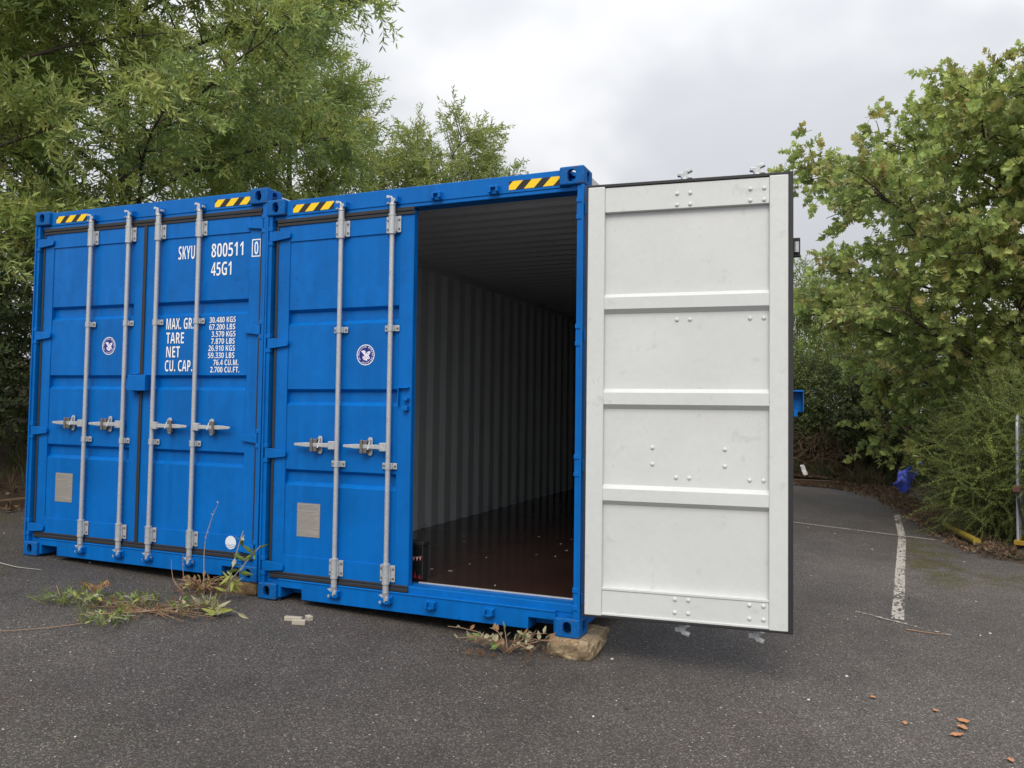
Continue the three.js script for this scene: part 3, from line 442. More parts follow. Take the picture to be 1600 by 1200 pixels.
function makeTree(name, label, group, base, o) {
  const r = rng(o.seed), t = thing(name, label, 'tree', base, 0, group);
  const items = [], H0 = o.h, lean = o.lean ?? [0, 0];
  const axis = k => V(lean[0] * k + 0.15 * Math.sin(k * 5 + o.seed), k * H0 * 0.9, lean[1] * k + 0.15 * Math.cos(k * 4 + o.seed));
  const trunkPts = [0, 0.15, 0.3, 0.45, 0.6, 0.75, 0.9, 1].map(axis); trunkPts[0].y = -0.25;
  mesh('trunk', tube(trunkPts, o.r, o.r * 0.16, 10), bark, t);
  const droop = o.droop ?? 0.3;
  for (let i = 0; i < o.limbs; i++) {
    const k = lerp(o.low, 0.97, (i + r() * 0.6) / o.limbs), az = i * 2.39996 + r() * 0.7, p0 = axis(k);
    const prof = Math.sin(Math.PI * Math.pow(Math.min(1, (k - o.low * 0.5) / (1 - o.low * 0.5)), 0.75) * 0.88 + 0.22);
    const len = o.rad * (0.35 + 0.75 * Math.max(0.05, prof)) * (0.8 + 0.35 * r()) * (o.shape ? o.shape(az, k) : 1), rise = lerp(0.25, 1.1, k) + 0.3 * r();
    const dir = V(Math.cos(az), rise * 0.75, Math.sin(az)).normalize(), geos = [];
    const limb = q => { const v = dir.clone().multiplyScalar(len * q).add(p0); v.y -= droop * len * q * q * 0.35; v.x += 0.1 * Math.sin(q * 6 + i); v.z += 0.1 * Math.cos(q * 5 + i); return v; };
    geos.push(tube([0, 0.25, 0.5, 0.75, 1].map(limb), o.r * 0.30 * (1.1 - 0.6 * k), 0.009, 6));
    const ns = Math.max(3, Math.round(len * o.sec));
    for (let j = 0; j < ns; j++) {
      const q = lerp(0.22, 1, (j + r()) / ns), s0 = limb(Math.min(1, q)), l2 = (0.55 + 0.75 * r()) * (o.l2 ?? 1) * (1.15 - 0.5 * q);
      const d2 = dir.clone().multiplyScalar(0.7).add(V(r() - 0.5, r() - 0.35, r() - 0.5).multiplyScalar(2.0)).normalize();
      const sec = u => { const v = d2.clone().multiplyScalar(l2 * u).add(s0); v.y -= droop * l2 * u * u * 0.6; return v; };
      geos.push(tube([0, 0.5, 1].map(sec), 0.014, 0.005, 4));
      for (let m = 0; m < o.spr; m++) {
        const u = lerp(0.2, 1.02, (m + r()) / o.spr), p = sec(u), dd = d2.clone().add(V(r() - 0.5, r() - 0.5, r() - 0.5).multiplyScalar(2.2)); dd.y -= droop * 1.1; p.add(V(r() - 0.5, r() - 0.5, r() - 0.5).multiplyScalar(o.spread ?? 0.35));
        items.push([p, dd, r() * 6.28, 0.75 + 0.5 * r(), jit(r, pick(r, o.cols), 0.18)]);
      }
    }
    mesh('limb', geos, bark, t);
  }
  instanced('crown', o.sprig, leafy, items, t);
  return t;
}
const willowSprig = sprig(11, { len: 0.46, bend: 0.35, n: 18, leaf: lance(0.135, 0.034), tilt: 1.0, tw: 0.0035 });
const mapleSprig = sprig(12, { len: 0.34, bend: 0.2, n: 11, leaf: maple(0.105), tilt: 1.35, from: 0.3, tw: 0.004 });
const bushSprig = sprig(13, { len: 0.34, bend: 0.3, n: 14, leaf: ovate(0.075, 0.042), tilt: 1.1, tw: 0.004 });
const frondSprig = sprig(14, { len: 0.5, bend: 0.45, n: 64, leaf: tiny(0.026, 0.014), tilt: 1.15, from: 0.03, tw: 0.0035 });
const grassSprig = sprig(15, { len: 0.12, bend: 0.2, n: 12, leaf: lance(0.22, 0.012), tilt: 0.5, from: 0, tw: 0.001 });
const willowCols = [[0.339, 0.408, 0.1], [0.386, 0.448, 0.108], [0.294, 0.363, 0.1], [0.448, 0.479, 0.132], [0.262, 0.339, 0.1]];
const at = (x, z) => [x, bank(x, z), z];
makeTree('willow_tree', 'tall narrow-leaved tree behind the shut container, with the widest crown', 'narrow-leaved trees beside the containers', at(-6.3, -4.2), { seed: 21, h: 10.5, r: 0.15, rad: 3.8, low: 0.16, limbs: 35, sec: 6, spr: 12, droop: 0.55, sprig: willowSprig, cols: willowCols });
makeTree('willow_tree', 'narrow-leaved tree rising beyond the middle of the shut container', 'narrow-leaved trees beside the containers', at(-7.3, -9.4), { seed: 33, h: 9.4, r: 0.12, rad: 2.5, low: 0.15, limbs: 30, sec: 5.5, spr: 10, droop: 0.5, sprig: willowSprig, cols: willowCols });
makeTree('willow_tree', 'smaller pale narrow-leaved tree showing above the open container roof', 'narrow-leaved trees beside the containers', at(-5.4, -13.2), { seed: 47, h: 8.4, r: 0.08, rad: 2.3, low: 0.2, limbs: 32, sec: 5.5, spr: 10, droop: 0.35, sprig: willowSprig, cols: [[0.319, 0.366, 0.106], [0.342, 0.389, 0.112], [0.271, 0.33, 0.094]] });
makeTree('willow_tree', 'narrow-leaved tree beside the hinge edge of the shut container', 'narrow-leaved trees beside the containers', at(-7.0, -1.6), { seed: 58, h: 9.5, r: 0.14, rad: 3.2, low: 0.18, limbs: 26, sec: 5, spr: 9, droop: 0.5, sprig: willowSprig, cols: willowCols });
makeTree('maple_tree', 'broad lobed-leaf tree with sprinkled orange leaves behind the bay line', null, at(6.7, -9.9), { seed: 71, h: 6.1, r: 0.11, rad: 3.9, low: 0.08, limbs: 38, sec: 6, spr: 10, droop: 0.3, spread: 0.45, sprig: mapleSprig, cols: [[0.364, 0.432, 0.113], [0.395, 0.456, 0.121], [0.319, 0.395, 0.113], [0.426, 0.472, 0.137], [0.364, 0.44, 0.113], [0.395, 0.44, 0.121], [0.349, 0.426, 0.113], [0.38, 0.456, 0.121], [0.411, 0.456, 0.129], [0.335, 0.411, 0.113], [0.403, 0.37, 0.112]] });
function shrub(name, label, cat, group, base, o) {
  const r = rng(o.seed), t = thing(name, label, cat, base, 0, group), items = [], st = [];
  for (let i = 0; i < (o.stems ?? 7); i++) { const a = r() * 6.28, q = 0.75 * r(); st.push(tube([V(0.1 * Math.cos(a), -0.1, 0.1 * Math.sin(a)), V(o.rx * q * 0.5 * Math.cos(a), o.h * 0.45, o.rz * q * 0.5 * Math.sin(a)), V(o.rx * q * Math.cos(a), o.h * 0.9, o.rz * q * Math.sin(a))], 0.02, 0.006, 5)); }
  mesh('stem', st, bark, t).userData.kind = 'stuff';
  for (let i = 0; i < o.n; i++) {
    const a = r() * 6.28, cz = 2 * r() - 1, sn = Math.sqrt(1 - cz * cz), rad = Math.pow(r(), 0.4), lump = 0.75 + 0.5 * fbm(Math.cos(a) * sn * 2.2 + o.seed, cz * 2.2, Math.sin(a) * sn * 2.2, 3);
    const d = V(Math.cos(a) * sn, cz, Math.sin(a) * sn), p = V(d.x * o.rx, d.y * o.h * 0.5, d.z * o.rz).multiplyScalar(rad * lump); p.y += o.h * 0.5; if (p.y < 0.02) p.y = 0.02 + 0.3 * r();
    const dd = d.clone().multiplyScalar(1.0).add(V(r() - 0.5, r() - 0.2 - (o.droop ?? 0), r() - 0.5).multiplyScalar(1.5));
    items.push([p, dd, r() * 6.28, (0.7 + 0.6 * r()) * (o.s ?? 1), jit(r, pick(r, o.cols), 0.22)]);
  }
  instanced('foliage', o.sprig, leafy, items, t); return t;
}
const darkCols = [[0.115, 0.155, 0.049], [0.142, 0.182, 0.054], [0.101, 0.142, 0.051], [0.169, 0.196, 0.061]];
const midCols = [[0.251, 0.317, 0.079], [0.284, 0.344, 0.086], [0.218, 0.284, 0.072]];
for (const [x, z, h, rx, rz, seed, cols, lab] of [
  [-5.9, -1.2, 2.6, 1.0, 1.0, 1, darkCols, 'dark evergreen bush beside the hinge edge of the shut container'],
  [-5.8, -3.0, 3.2, 1.0, 1.1, 2, darkCols, 'dark evergreen bush under the tall tree, half hidden by the shut container'],
  [-6.4, 0.6, 2.8, 1.1, 1.0, 3, darkCols, 'dark evergreen bush standing out past the front of the shut container'],
  [1.9, -16.6, 2.9, 1.4, 1.1, 4, midCols, 'green bush behind the swung-open door'],
  [3.7, -16.0, 2.8, 1.5, 1.0, 5, darkCols, 'dark bush behind the brush pile'],
  [5.3, -15.8, 2.9, 1.5, 1.0, 6, darkCols, 'dark bush above the blue plastic sheet'],
  [7.3, -15.0, 3.0, 1.5, 1.2, 7, darkCols, 'dark bush deep under the lobed-leaf tree'],
  [2.7, -18.6, 4.2, 1.7, 1.3, 8, midCols, 'tall pale green bush behind the low dark bushes'],
  [4.9, -19.0, 3.5, 1.6, 1.3, 9, midCols, 'pale green bush with sky showing over it beneath the tree'],
  [7.2, -13.2, 2.1, 1.2, 1.0, 10, darkCols, 'dark bush between the tree trunk and the small-leaved shrub'],
  [6.3, -11.6, 1.7, 0.9, 0.9, 11, darkCols, 'low dark bush at the foot of the lobed-leaf tree'],
]) shrub('bush', lab, 'bush', 'bushes on the bank', at(x, z), { seed: seed + 100, h, rx, rz, n: Math.round(760 * rx * h / 2.2), sprig: bushSprig, cols, s: 1.05 });
shrub('small_leaved_shrub', 'sprawling bright green small-leaved shrub spilling over the yellow post', 'shrub', 'small-leaved shrubs at the car park edge', at(6.34, -7.75), { seed: 151, h: 2.05, rx: 1.1, rz: 1.0, n: 2000, sprig: frondSprig, cols: [[0.291, 0.357, 0.086], [0.33, 0.396, 0.093], [0.237, 0.31, 0.08], [0.198, 0.264, 0.066]], droop: 0.35, stems: 12 });
shrub('small_leaved_shrub', 'dense green small-leaved shrub behind the cage trolley', 'shrub', 'small-leaved shrubs at the car park edge', at(6.75, -6.75), { seed: 152, h: 2.1, rx: 0.75, rz: 0.8, n: 1100, sprig: frondSprig, cols: [[0.291, 0.357, 0.086], [0.33, 0.396, 0.093], [0.237, 0.31, 0.08]], droop: 0.3, stems: 10 });
shrub('small_leaved_shrub', 'low dark green shrub beside the blue plastic sheet', 'shrub', 'small-leaved shrubs at the car park edge', at(5.75, -11.2), { seed: 153, h: 0.6, rx: 0.55, rz: 1.1, n: 420, sprig: frondSprig, cols: [[0.112, 0.168, 0.048], [0.096, 0.144, 0.042]], droop: 0.2, stems: 6 });
shrub('small_leaved_shrub', 'low spray of small-leaved shrub at the end of the yellow post', 'shrub', 'small-leaved shrubs at the car park edge', at(5.75, -7.6), { seed: 154, h: 1.05, rx: 0.62, rz: 0.6, n: 520, sprig: frondSprig, cols: [[0.24, 0.29, 0.075], [0.28, 0.33, 0.08], [0.20, 0.26, 0.065]], droop: 0.35, stems: 6 });
{ // heap of dead brush on the bank
  const r = rng(201), g = [], t = thing('brush_pile', 'heap of dead brown twigs on the bank behind the open door', 'brush pile', at(2.7, -15.2));
  for (let i = 0; i < 420; i++) { const a = r() * 6.28, q = Math.sqrt(r()), p = V(1.5 * q * Math.cos(a), 1.2 * (1 - q * 0.7) * r(), 0.7 * q * Math.sin(a)), d = V(r() - 0.5, r() * 0.9 - 0.3, r() - 0.5).normalize().multiplyScalar(0.3 + 0.5 * r()); const m = p.clone().addScaledVector(d, 0.5).add(V(r() - 0.5, r() - 0.5, r() - 0.5).multiplyScalar(0.15)); g.push(tube([p, m, p.clone().add(d)], 0.006 + 0.005 * r(), 0.003, 4)); }
  mesh('twigs', g, new THREE.MeshStandardMaterial({ color: new THREE.Color().setRGB(0.13, 0.085, 0.05), roughness: 1 }), t).userData.kind = 'stuff';
}
{ // dead leaves and cut grass along the kerb
  const r = rng(301), items = [], lf = sprig(16, { len: 0.02, bend: 0, n: 3, leaf: ovate(0.042, 0.026), tilt: 1.4, from: 0, tw: 0.0005 });
  const put = (x, z, s) => items.push([V(x, (outside(x, z) > 0 ? bank(x, z) + 0.03 : gy(x)) + 0.006 + 0.012 * r(), z), V((r() - 0.5) * 0.7, 1, (r() - 0.5) * 0.7), r() * 6.28, s * (0.6 + 0.8 * r()), jit(r, pick(r, [[0.20, 0.12, 0.065], [0.16, 0.095, 0.055], [0.30, 0.20, 0.11], [0.12, 0.08, 0.05], [0.36, 0.26, 0.16]]), 0.3)]);
  for (let i = 0; i < 3600; i++) { const x = lerp(1.6, 4.6, r()), z = -14.3 + (r() - 0.35) * 1.1 + Math.max(0, x - 3.6) * 2.6 * r() * r(); put(x, z, 1); }
  for (let i = 0; i < 2300; i++) { const z = lerp(-14, -6, r()), x = xr(z) + 0.12 + (r() - 0.6) * 0.55 * (0.4 + r()); put(x, z, 1); }
  for (let i = 0; i < 2600; i++) { const x = lerp(1, 6, r()), z = lerp(-14.4, -16.6, r()); put(x, z, 1.2); }
  for (let i = 0; i < 900; i++) { const z = lerp(-5, 1.4, r()), x = -4.7 + (r() - 0.6) * 0.8; put(x, z, 1); }
  meta(instanced('leaf_litter', lf, leafy, items), 'brown fallen leaves drifted along the kerb', null, null, 'stuff');
  const gi = []; for (let i = 0; i < 900; i++) { const k = r(), x = k < 0.75 ? lerp(1.2, 6.5, r()) : lerp(-6.2, -4.85, r()), z = k < 0.75 ? lerp(-14.5, -17.5, r()) : lerp(-5, 2, r()); gi.push([V(x, bank(x, z) + 0.02, z), V((r() - 0.5) * 0.9, 1, (r() - 0.5) * 0.9), r() * 6.28, 0.8 + 0.9 * r(), jit(r, pick(r, [[0.09, 0.12, 0.035], [0.14, 0.13, 0.05], [0.06, 0.085, 0.028], [0.2, 0.15, 0.08]]), 0.2)]); }
  meta(instanced('rough_grass', grassSprig, leafy, gi), 'rough grass growing on the bank', null, null, 'stuff');
}

// ---------------------------------------------------------------- things standing and lying about
const stoneMap = dataTex(512, (u, v) => { const n = tn(u, v, 8, 81), m = tn(u, v, 30, 82), k = 0.55 + 0.7 * n + 0.35 * (m - 0.5), o = sstep(0.5, 0.62, tn(u, v, 14, 83)); return [C8(lerp(160, 150, o) * k), C8(lerp(142, 126, o) * k), C8(lerp(114, 94, o) * k)]; }, true);
stoneMap.repeat.set(3, 3);
function rock(w, h, d, seed, rough = 0.02) { let g = new THREE.BoxGeometry(w, h, d, 14, 8, 12); g.deleteAttribute('uv'); g.deleteAttribute('normal'); g = mergeVertices(g); const p = g.attributes.position; for (let i = 0; i < p.count; i++) { const x = p.getX(i), y = p.getY(i), z = p.getZ(i), n = fbm(x * 11 + seed, y * 11, z * 11, 4) - 0.5 + 0.45 * (noise3(x * 34 + seed, y * 34, z * 34) - 0.5), e = 1 - 0.10 * Math.pow(Math.abs(2 * x / w) * Math.abs(2 * z / d), 3) - 0.06 * Math.pow(Math.abs(2 * y / h), 4); p.setXYZ(i, x * (e + n * rough * 9), y + (y > h * 0.49 ? -Math.abs(n) * rough * 0.3 : n * rough), z * (e + n * rough * 7)); } g = toCreasedNormals(g, 0.35); return g; }
const stoneMat = new THREE.MeshStandardMaterial({ map: stoneMap, bumpMap: stoneMap, bumpScale: 0.01, roughness: 0.95 });
{
  const s = mesh('stone_block', rock(0.29, 0.118, 0.42, 4, 0.045), stoneMat); s.position.set(2.37, gy(2.37) + 0.057, -0.17); s.rotation.set(0, 0.06, -0.03); meta(s, 'rough yellowish stone block under the corner of the open container', 'stone block');
  const b = mesh('concrete_block', rock(0.34, 0.104, 0.30, 9, 0.012), new THREE.MeshStandardMaterial({ map: stoneMap, color: 0xcfc3b0, roughness: 0.95 })); b.position.set(-0.185, 0.058, -0.16); meta(b, 'worn buff block under the corner of the shut container', 'block');
}
{ // black box with pennant print inside the open container
  const t = thing('storage_box', 'small black box with pink pennant print on the container floor', 'box', [1.115, 0.204, -0.30]);
  mesh('box_body', rbx(-0.16, 0.13, 0, 0.235, 0.02, 0.1, 0.006), dark, t); mesh('box_lid', rbx(-0.165, 0.135, 0.236, 0.262, 0.015, 0.105, 0.006), dark, t);
  const tex = canvasTex(256, 256, (c) => { c.fillStyle = '#0c0b0d'; c.fillRect(0, 0, 256, 256); const r = rng(8); c.strokeStyle = '#c9c0c0'; c.lineWidth = 2; c.beginPath(); c.moveTo(0, 78); c.quadraticCurveTo(128, 104, 256, 74); c.stroke(); for (let i = 0; i < 11; i++) { const x = 6 + i * 23, y = 80 + 10 * Math.sin(i / 10 * 3.1); c.fillStyle = i % 2 ? '#d7a0a0' : '#c65860'; c.beginPath(); c.moveTo(x, y); c.lineTo(x + 18, y); c.lineTo(x + 9, y + 34); c.fill(); c.fillStyle = '#f0dede'; c.fillRect(x + 7, y + 4, 3, 14); } c.fillStyle = '#8d2028'; for (let i = 0; i < 8; i++) { const x = 6 + i * 32, h = 30 + r() * 36; c.beginPath(); c.moveTo(x, 250); c.lineTo(x + 22, 250); c.lineTo(x + 11, 250 - h); c.fill(); } });
  mesh('printed_face', decal(-0.152, 0.122, 0.008, 0.23, 0.1015), new THREE.MeshStandardMaterial({ map: tex, roughness: 0.5 }), t, true);
}
const greenLeaf = new THREE.MeshPhysicalMaterial({ color: new THREE.Color().setRGB(0.16, 0.24, 0.05), roughness: 0.95, side: THREE.DoubleSide, transmission: 0.3, thickness: 0 });
const limeLeaf = new THREE.MeshPhysicalMaterial({ color: new THREE.Color().setRGB(0.36, 0.38, 0.08), roughness: 0.95, side: THREE.DoubleSide, transmission: 0.3, thickness: 0 });
const paleLeaf = new THREE.MeshPhysicalMaterial({ color: new THREE.Color().setRGB(0.42, 0.39, 0.24), roughness: 0.95, side: THREE.DoubleSide, transmission: 0.25, thickness: 0 });
const brownLeaf = new THREE.MeshStandardMaterial({ color: new THREE.Color().setRGB(0.24, 0.13, 0.07), roughness: 0.9, side: THREE.DoubleSide });
const drySteam = new THREE.MeshStandardMaterial({ color: new THREE.Color().setRGB(0.30, 0.19, 0.12), roughness: 0.9 });
const greyStem = new THREE.MeshStandardMaterial({ color: new THREE.Color().setRGB(0.34, 0.33, 0.28), roughness: 0.9 });
function leafAt(parent, geo, mat, p, dir, roll, s) { const m = new THREE.Mesh(geo, mat); m.name = 'leaf'; m.position.copy(p); m.quaternion.setFromUnitVectors(V(0, 1, 0), dir.clone().normalize()).multiply(new THREE.Quaternion().setFromAxisAngle(V(0, 1, 0), roll)); m.scale.setScalar(s); m.castShadow = m.receiveShadow = true; parent.add(m); return m; }
const bigLeaf = clean(lance(0.11, 0.034)), midLeaf = clean(ovate(0.07, 0.034));
for (const l of [bigLeaf, midLeaf]) l.computeVertexNormals();
{ // leafy sapling growing between the two containers
  const t = thing('leafy_weed', 'tall green leafy weed growing over the gap between the containers', 'weed', [-0.16, gy(-0.16), 0.14]), r = rng(411);
  const stems = [[V(0, 0, 0), V(0.06, 0.12, 0.03), V(0.16, 0.24, 0.03), V(0.30, 0.40, 0.0)], [V(0.04, 0.06, 0.02), V(0.10, 0.24, 0.05), V(0.15, 0.42, 0.04), V(0.17, 0.50, 0.03)]];
  stems.forEach(p => mesh('stem', tube(p, 0.006, 0.003, 6), greyStem, t));
  const curve = stems.map(p => new THREE.CatmullRomCurve3(p));
  for (let i = 0; i < 34; i++) { const k = i < 24 ? 0 : 1, q = lerp(0.12, 1, r()), p = curve[k].getPoint(q), d = V(r() - 0.5, (r() - 0.55) * 0.9, r() - 0.3); leafAt(t, bigLeaf, q < 0.45 ? limeLeaf : r() < 0.25 ? paleLeaf : greenLeaf, p, d, r() * 6.28, 0.6 + 0.45 * r()); }
}
function weed(label, x, z, o) {
  const t = thing(o.name ?? 'ground_weed', label, 'weed', [x, gy(x), z], 0, o.group), r = rng(o.seed), st = [];
  for (let i = 0; i < o.stems; i++) { const a = r() * 6.28, l = o.r * (0.5 + 0.7 * r()), e = V(l * Math.cos(a) * (o.sx ?? 1), o.h * (0.3 + 0.8 * r()), l * Math.sin(a) * 0.8), m = e.clone().multiplyScalar(0.5).add(V(0, o.h * 0.35, 0)); st.push([V((r() - 0.5) * 0.03, 0.0, (r() - 0.5) * 0.03), m, e]); }
  mesh('stem', st.map(p => tube(p, 0.0035, 0.0018, 5)), o.dry ? drySteam : greyStem, t).userData.kind = 'stuff';
  for (const p of st) { const c = new THREE.CatmullRomCurve3(p); for (let i = 0; i < o.leaves; i++) { const q = lerp(0.2, 1, (i + r()) / o.leaves), d = V(r() - 0.5, r() * 0.8 - 0.15, r() - 0.5); leafAt(t, o.leaf ?? midLeaf, pick(r, o.mats), c.getPoint(q), d, r() * 6.28, (o.s ?? 0.8) * (0.6 + 0.7 * r())); } }
  if (o.frond) { const it = []; for (let i = 0; i < o.frond; i++) { const a = r() * 6.28, q = Math.sqrt(r()) * o.r * 0.95; it.push([V(q * Math.cos(a) * (o.sx ?? 1), 0.004 + 0.02 * r(), q * Math.sin(a) * 0.8), V(Math.cos(a) + r() - 0.5, 0.5 + 0.7 * r(), Math.sin(a) + r() - 0.5), r() * 6.28, 0.14 + 0.16 * r(), jit(r, pick(r, o.fcols ?? [[0.26, 0.34, 0.08], [0.36, 0.40, 0.10], [0.2, 0.28, 0.07]]), 0.25)]); } instanced('foliage', o.dry ? grassSprig : frondSprig, leafy, it, t); }
  return t;
}
const dryCols = [[0.30, 0.19, 0.11], [0.38, 0.27, 0.17], [0.2, 0.12, 0.07]];
const Gp = [greenLeaf, greenLeaf, limeLeaf], Yp = [limeLeaf, greenLeaf, paleLeaf], Bp = [brownLeaf, brownLeaf, paleLeaf];
const wg = 'weeds on the asphalt before the shut container';
weed('feathery green weed with pale leaves, farthest along the trail of weeds', -0.95, 0.80, { seed: 1, r: 0.17, h: 0.07, frond: 60, stems: 12, leaves: 4, mats: Gp, s: 0.45, group: wg });
weed('yellow-green weed next to the feathery one', -0.76, 0.78, { seed: 2, r: 0.15, h: 0.09, frond: 25, stems: 8, leaves: 4, mats: Yp, s: 0.75, group: wg });
weed('rust-brown withered weed behind the yellow-green one', -0.88, 0.60, { seed: 3, r: 0.13, h: 0.09, stems: 5, leaves: 5, mats: [brownLeaf, brownLeaf, limeLeaf], s: 0.8, group: wg, dry: true });
weed('low bright green weed standing out in front of the trail', -0.34, 0.98, { seed: 4, r: 0.19, h: 0.06, frond: 80, stems: 14, leaves: 5, mats: [greenLeaf, greenLeaf, limeLeaf, limeLeaf], s: 0.4, group: wg });
weed('green grassy weed behind the dry stalks', -0.50, 0.60, { seed: 5, r: 0.19, h: 0.07, frond: 50, stems: 11, leaves: 4, mats: Gp, s: 0.55, group: wg });
weed('mat of brown dry stalks in the middle of the weeds', -0.36, 0.66, { seed: 6, r: 0.32, h: 0.03, frond: 90, fcols: dryCols, stems: 34, leaves: 5, mats: Bp, s: 0.42, sx: 1.5, group: wg, dry: true });
weed('grey-green weed between the dry stalks and the block', -0.13, 0.50, { seed: 7, r: 0.16, h: 0.06, frond: 40, stems: 10, leaves: 5, mats: [greenLeaf, paleLeaf, brownLeaf], s: 0.55, group: wg });
weed('pale withered weed with long drooping leaves', 0.08, 0.48, { seed: 8, r: 0.15, h: 0.07, stems: 9, leaves: 5, mats: [paleLeaf, paleLeaf, limeLeaf], s: 0.8, leaf: bigLeaf, group: wg });
weed('clump of brown dead stems against the buff block', -0.40, 0.12, { seed: 9, r: 0.17, h: 0.11, frond: 60, fcols: dryCols, stems: 44, leaves: 3, mats: [brownLeaf, brownLeaf, limeLeaf], s: 0.5, sx: 1.3, group: wg, dry: true });
weed('dry brown weed with curled pale leaves before the yellowish stone block', 2.02, 0.12, { name: 'withered_weed', seed: 10, frond: 45, fcols: dryCols, r: 0.30, h: 0.13, stems: 20, leaves: 5, mats: [paleLeaf, brownLeaf, paleLeaf, paleLeaf, greenLeaf], s: 0.7, sx: 1.2, dry: true });
{ // thin stalks and runners
  const stalk = (label, pts, r0, mat, bud) => { const t = thing('dry_stalk', label, 'stalk', [pts[0].x, pts[0].y, pts[0].z]), q = pts.map(p => p.clone().sub(pts[0])); mesh('stem', tube(q, r0, r0 * 0.5, 5), mat, t); if (bud) { const c = new THREE.CatmullRomCurve3(q), r = rng(6); for (let i = 0; i < 16; i++) { const p = c.getPoint(lerp(0.5, 1, i / 15)); leafAt(t, midLeaf, greyStem, p, V(r() - 0.5, 0.5 * r(), r() - 0.5), r() * 6, 0.28); } } return t; };
  stalk('tall thin stalk with tiny seed heads in front of the round sticker', [V(-0.36, 0.02, 0.14), V(-0.37, 0.3, 0.14), V(-0.36, 0.46, 0.13), V(-0.27, 0.68, 0.12)], 0.0035, greyStem, true);
  stalk('thin reddish stalk before the outermost lock rod', [V(-0.46, 0.02, 0.16), V(-0.52, 0.14, 0.18), V(-0.53, 0.30, 0.18)], 0.004, drySteam);
  stalk('thin leaning reddish stalk beside a taller one', [V(-0.48, 0.02, 0.20), V(-0.60, 0.12, 0.20), V(-0.62, 0.26, 0.2)], 0.004, drySteam);
  stalk('brown runner trailing over the asphalt towards the weeds', [V(-1.35, gy(-1.35) + 0.004, 0.55), V(-1.1, gy(-1.1) + 0.012, 0.72), V(-0.85, gy(-0.85) + 0.006, 0.88)], 0.004, drySteam);
  stalk('long thin stem arching out of the weeds over bare asphalt', [V(-0.42, 0.03, 1.08), V(-0.5, gy(-0.5) + 0.012, 1.26), V(-0.75, gy(-0.75) + 0.006, 1.5), V(-0.86, gy(-0.86) + 0.006, 1.55)], 0.003, drySteam);
  stalk('pale straw lying near the corner of the shut container', [V(-2.35, gy(-2.35) + 0.006, 0.32), V(-2.05, gy(-2.05) + 0.01, 0.36), V(-1.85, gy(-1.85) + 0.006, 0.30)], 0.005, greyStem);
  stalk('long dry stem lying across the weeds', [V(-0.55, 0.05, 1.0), V(-0.2, 0.06, 0.78), V(0.0, 0.07, 0.5)], 0.005, drySteam);
  stalk('short twig lying past the foot of the bay line', [V(4.33, gy(4.33) + 0.006, -1.98), V(4.45, gy(4.45) + 0.01, -1.96), V(4.6, gy(4.6) + 0.008, -1.99)], 0.006, drySteam);
}
{ // broken pale blocks on the asphalt
  const m = new THREE.MeshStandardMaterial({ color: new THREE.Color().setRGB(0.42, 0.38, 0.31), roughness: 0.8 });
  [[0.56, 0.30, 0.115, 0.026, 0.04, 0.35, 'longest pale broken block lying before the open container'], [0.64, 0.345, 0.085, 0.03, 0.04, 0.42, 'medium pale broken block lying against the longest one'], [0.635, 0.235, 0.055, 0.03, 0.035, -0.5, 'smallest pale broken block lying behind the other two']].forEach(([x, z, w, h, d, a, l]) => { const b = mesh('broken_block', rbx(-w / 2, w / 2, 0, h, -d / 2, d / 2, 0.003), m); b.position.set(x, gy(x), z); b.rotation.set(0, a, -0.047); meta(b, l, 'broken block'); });
}
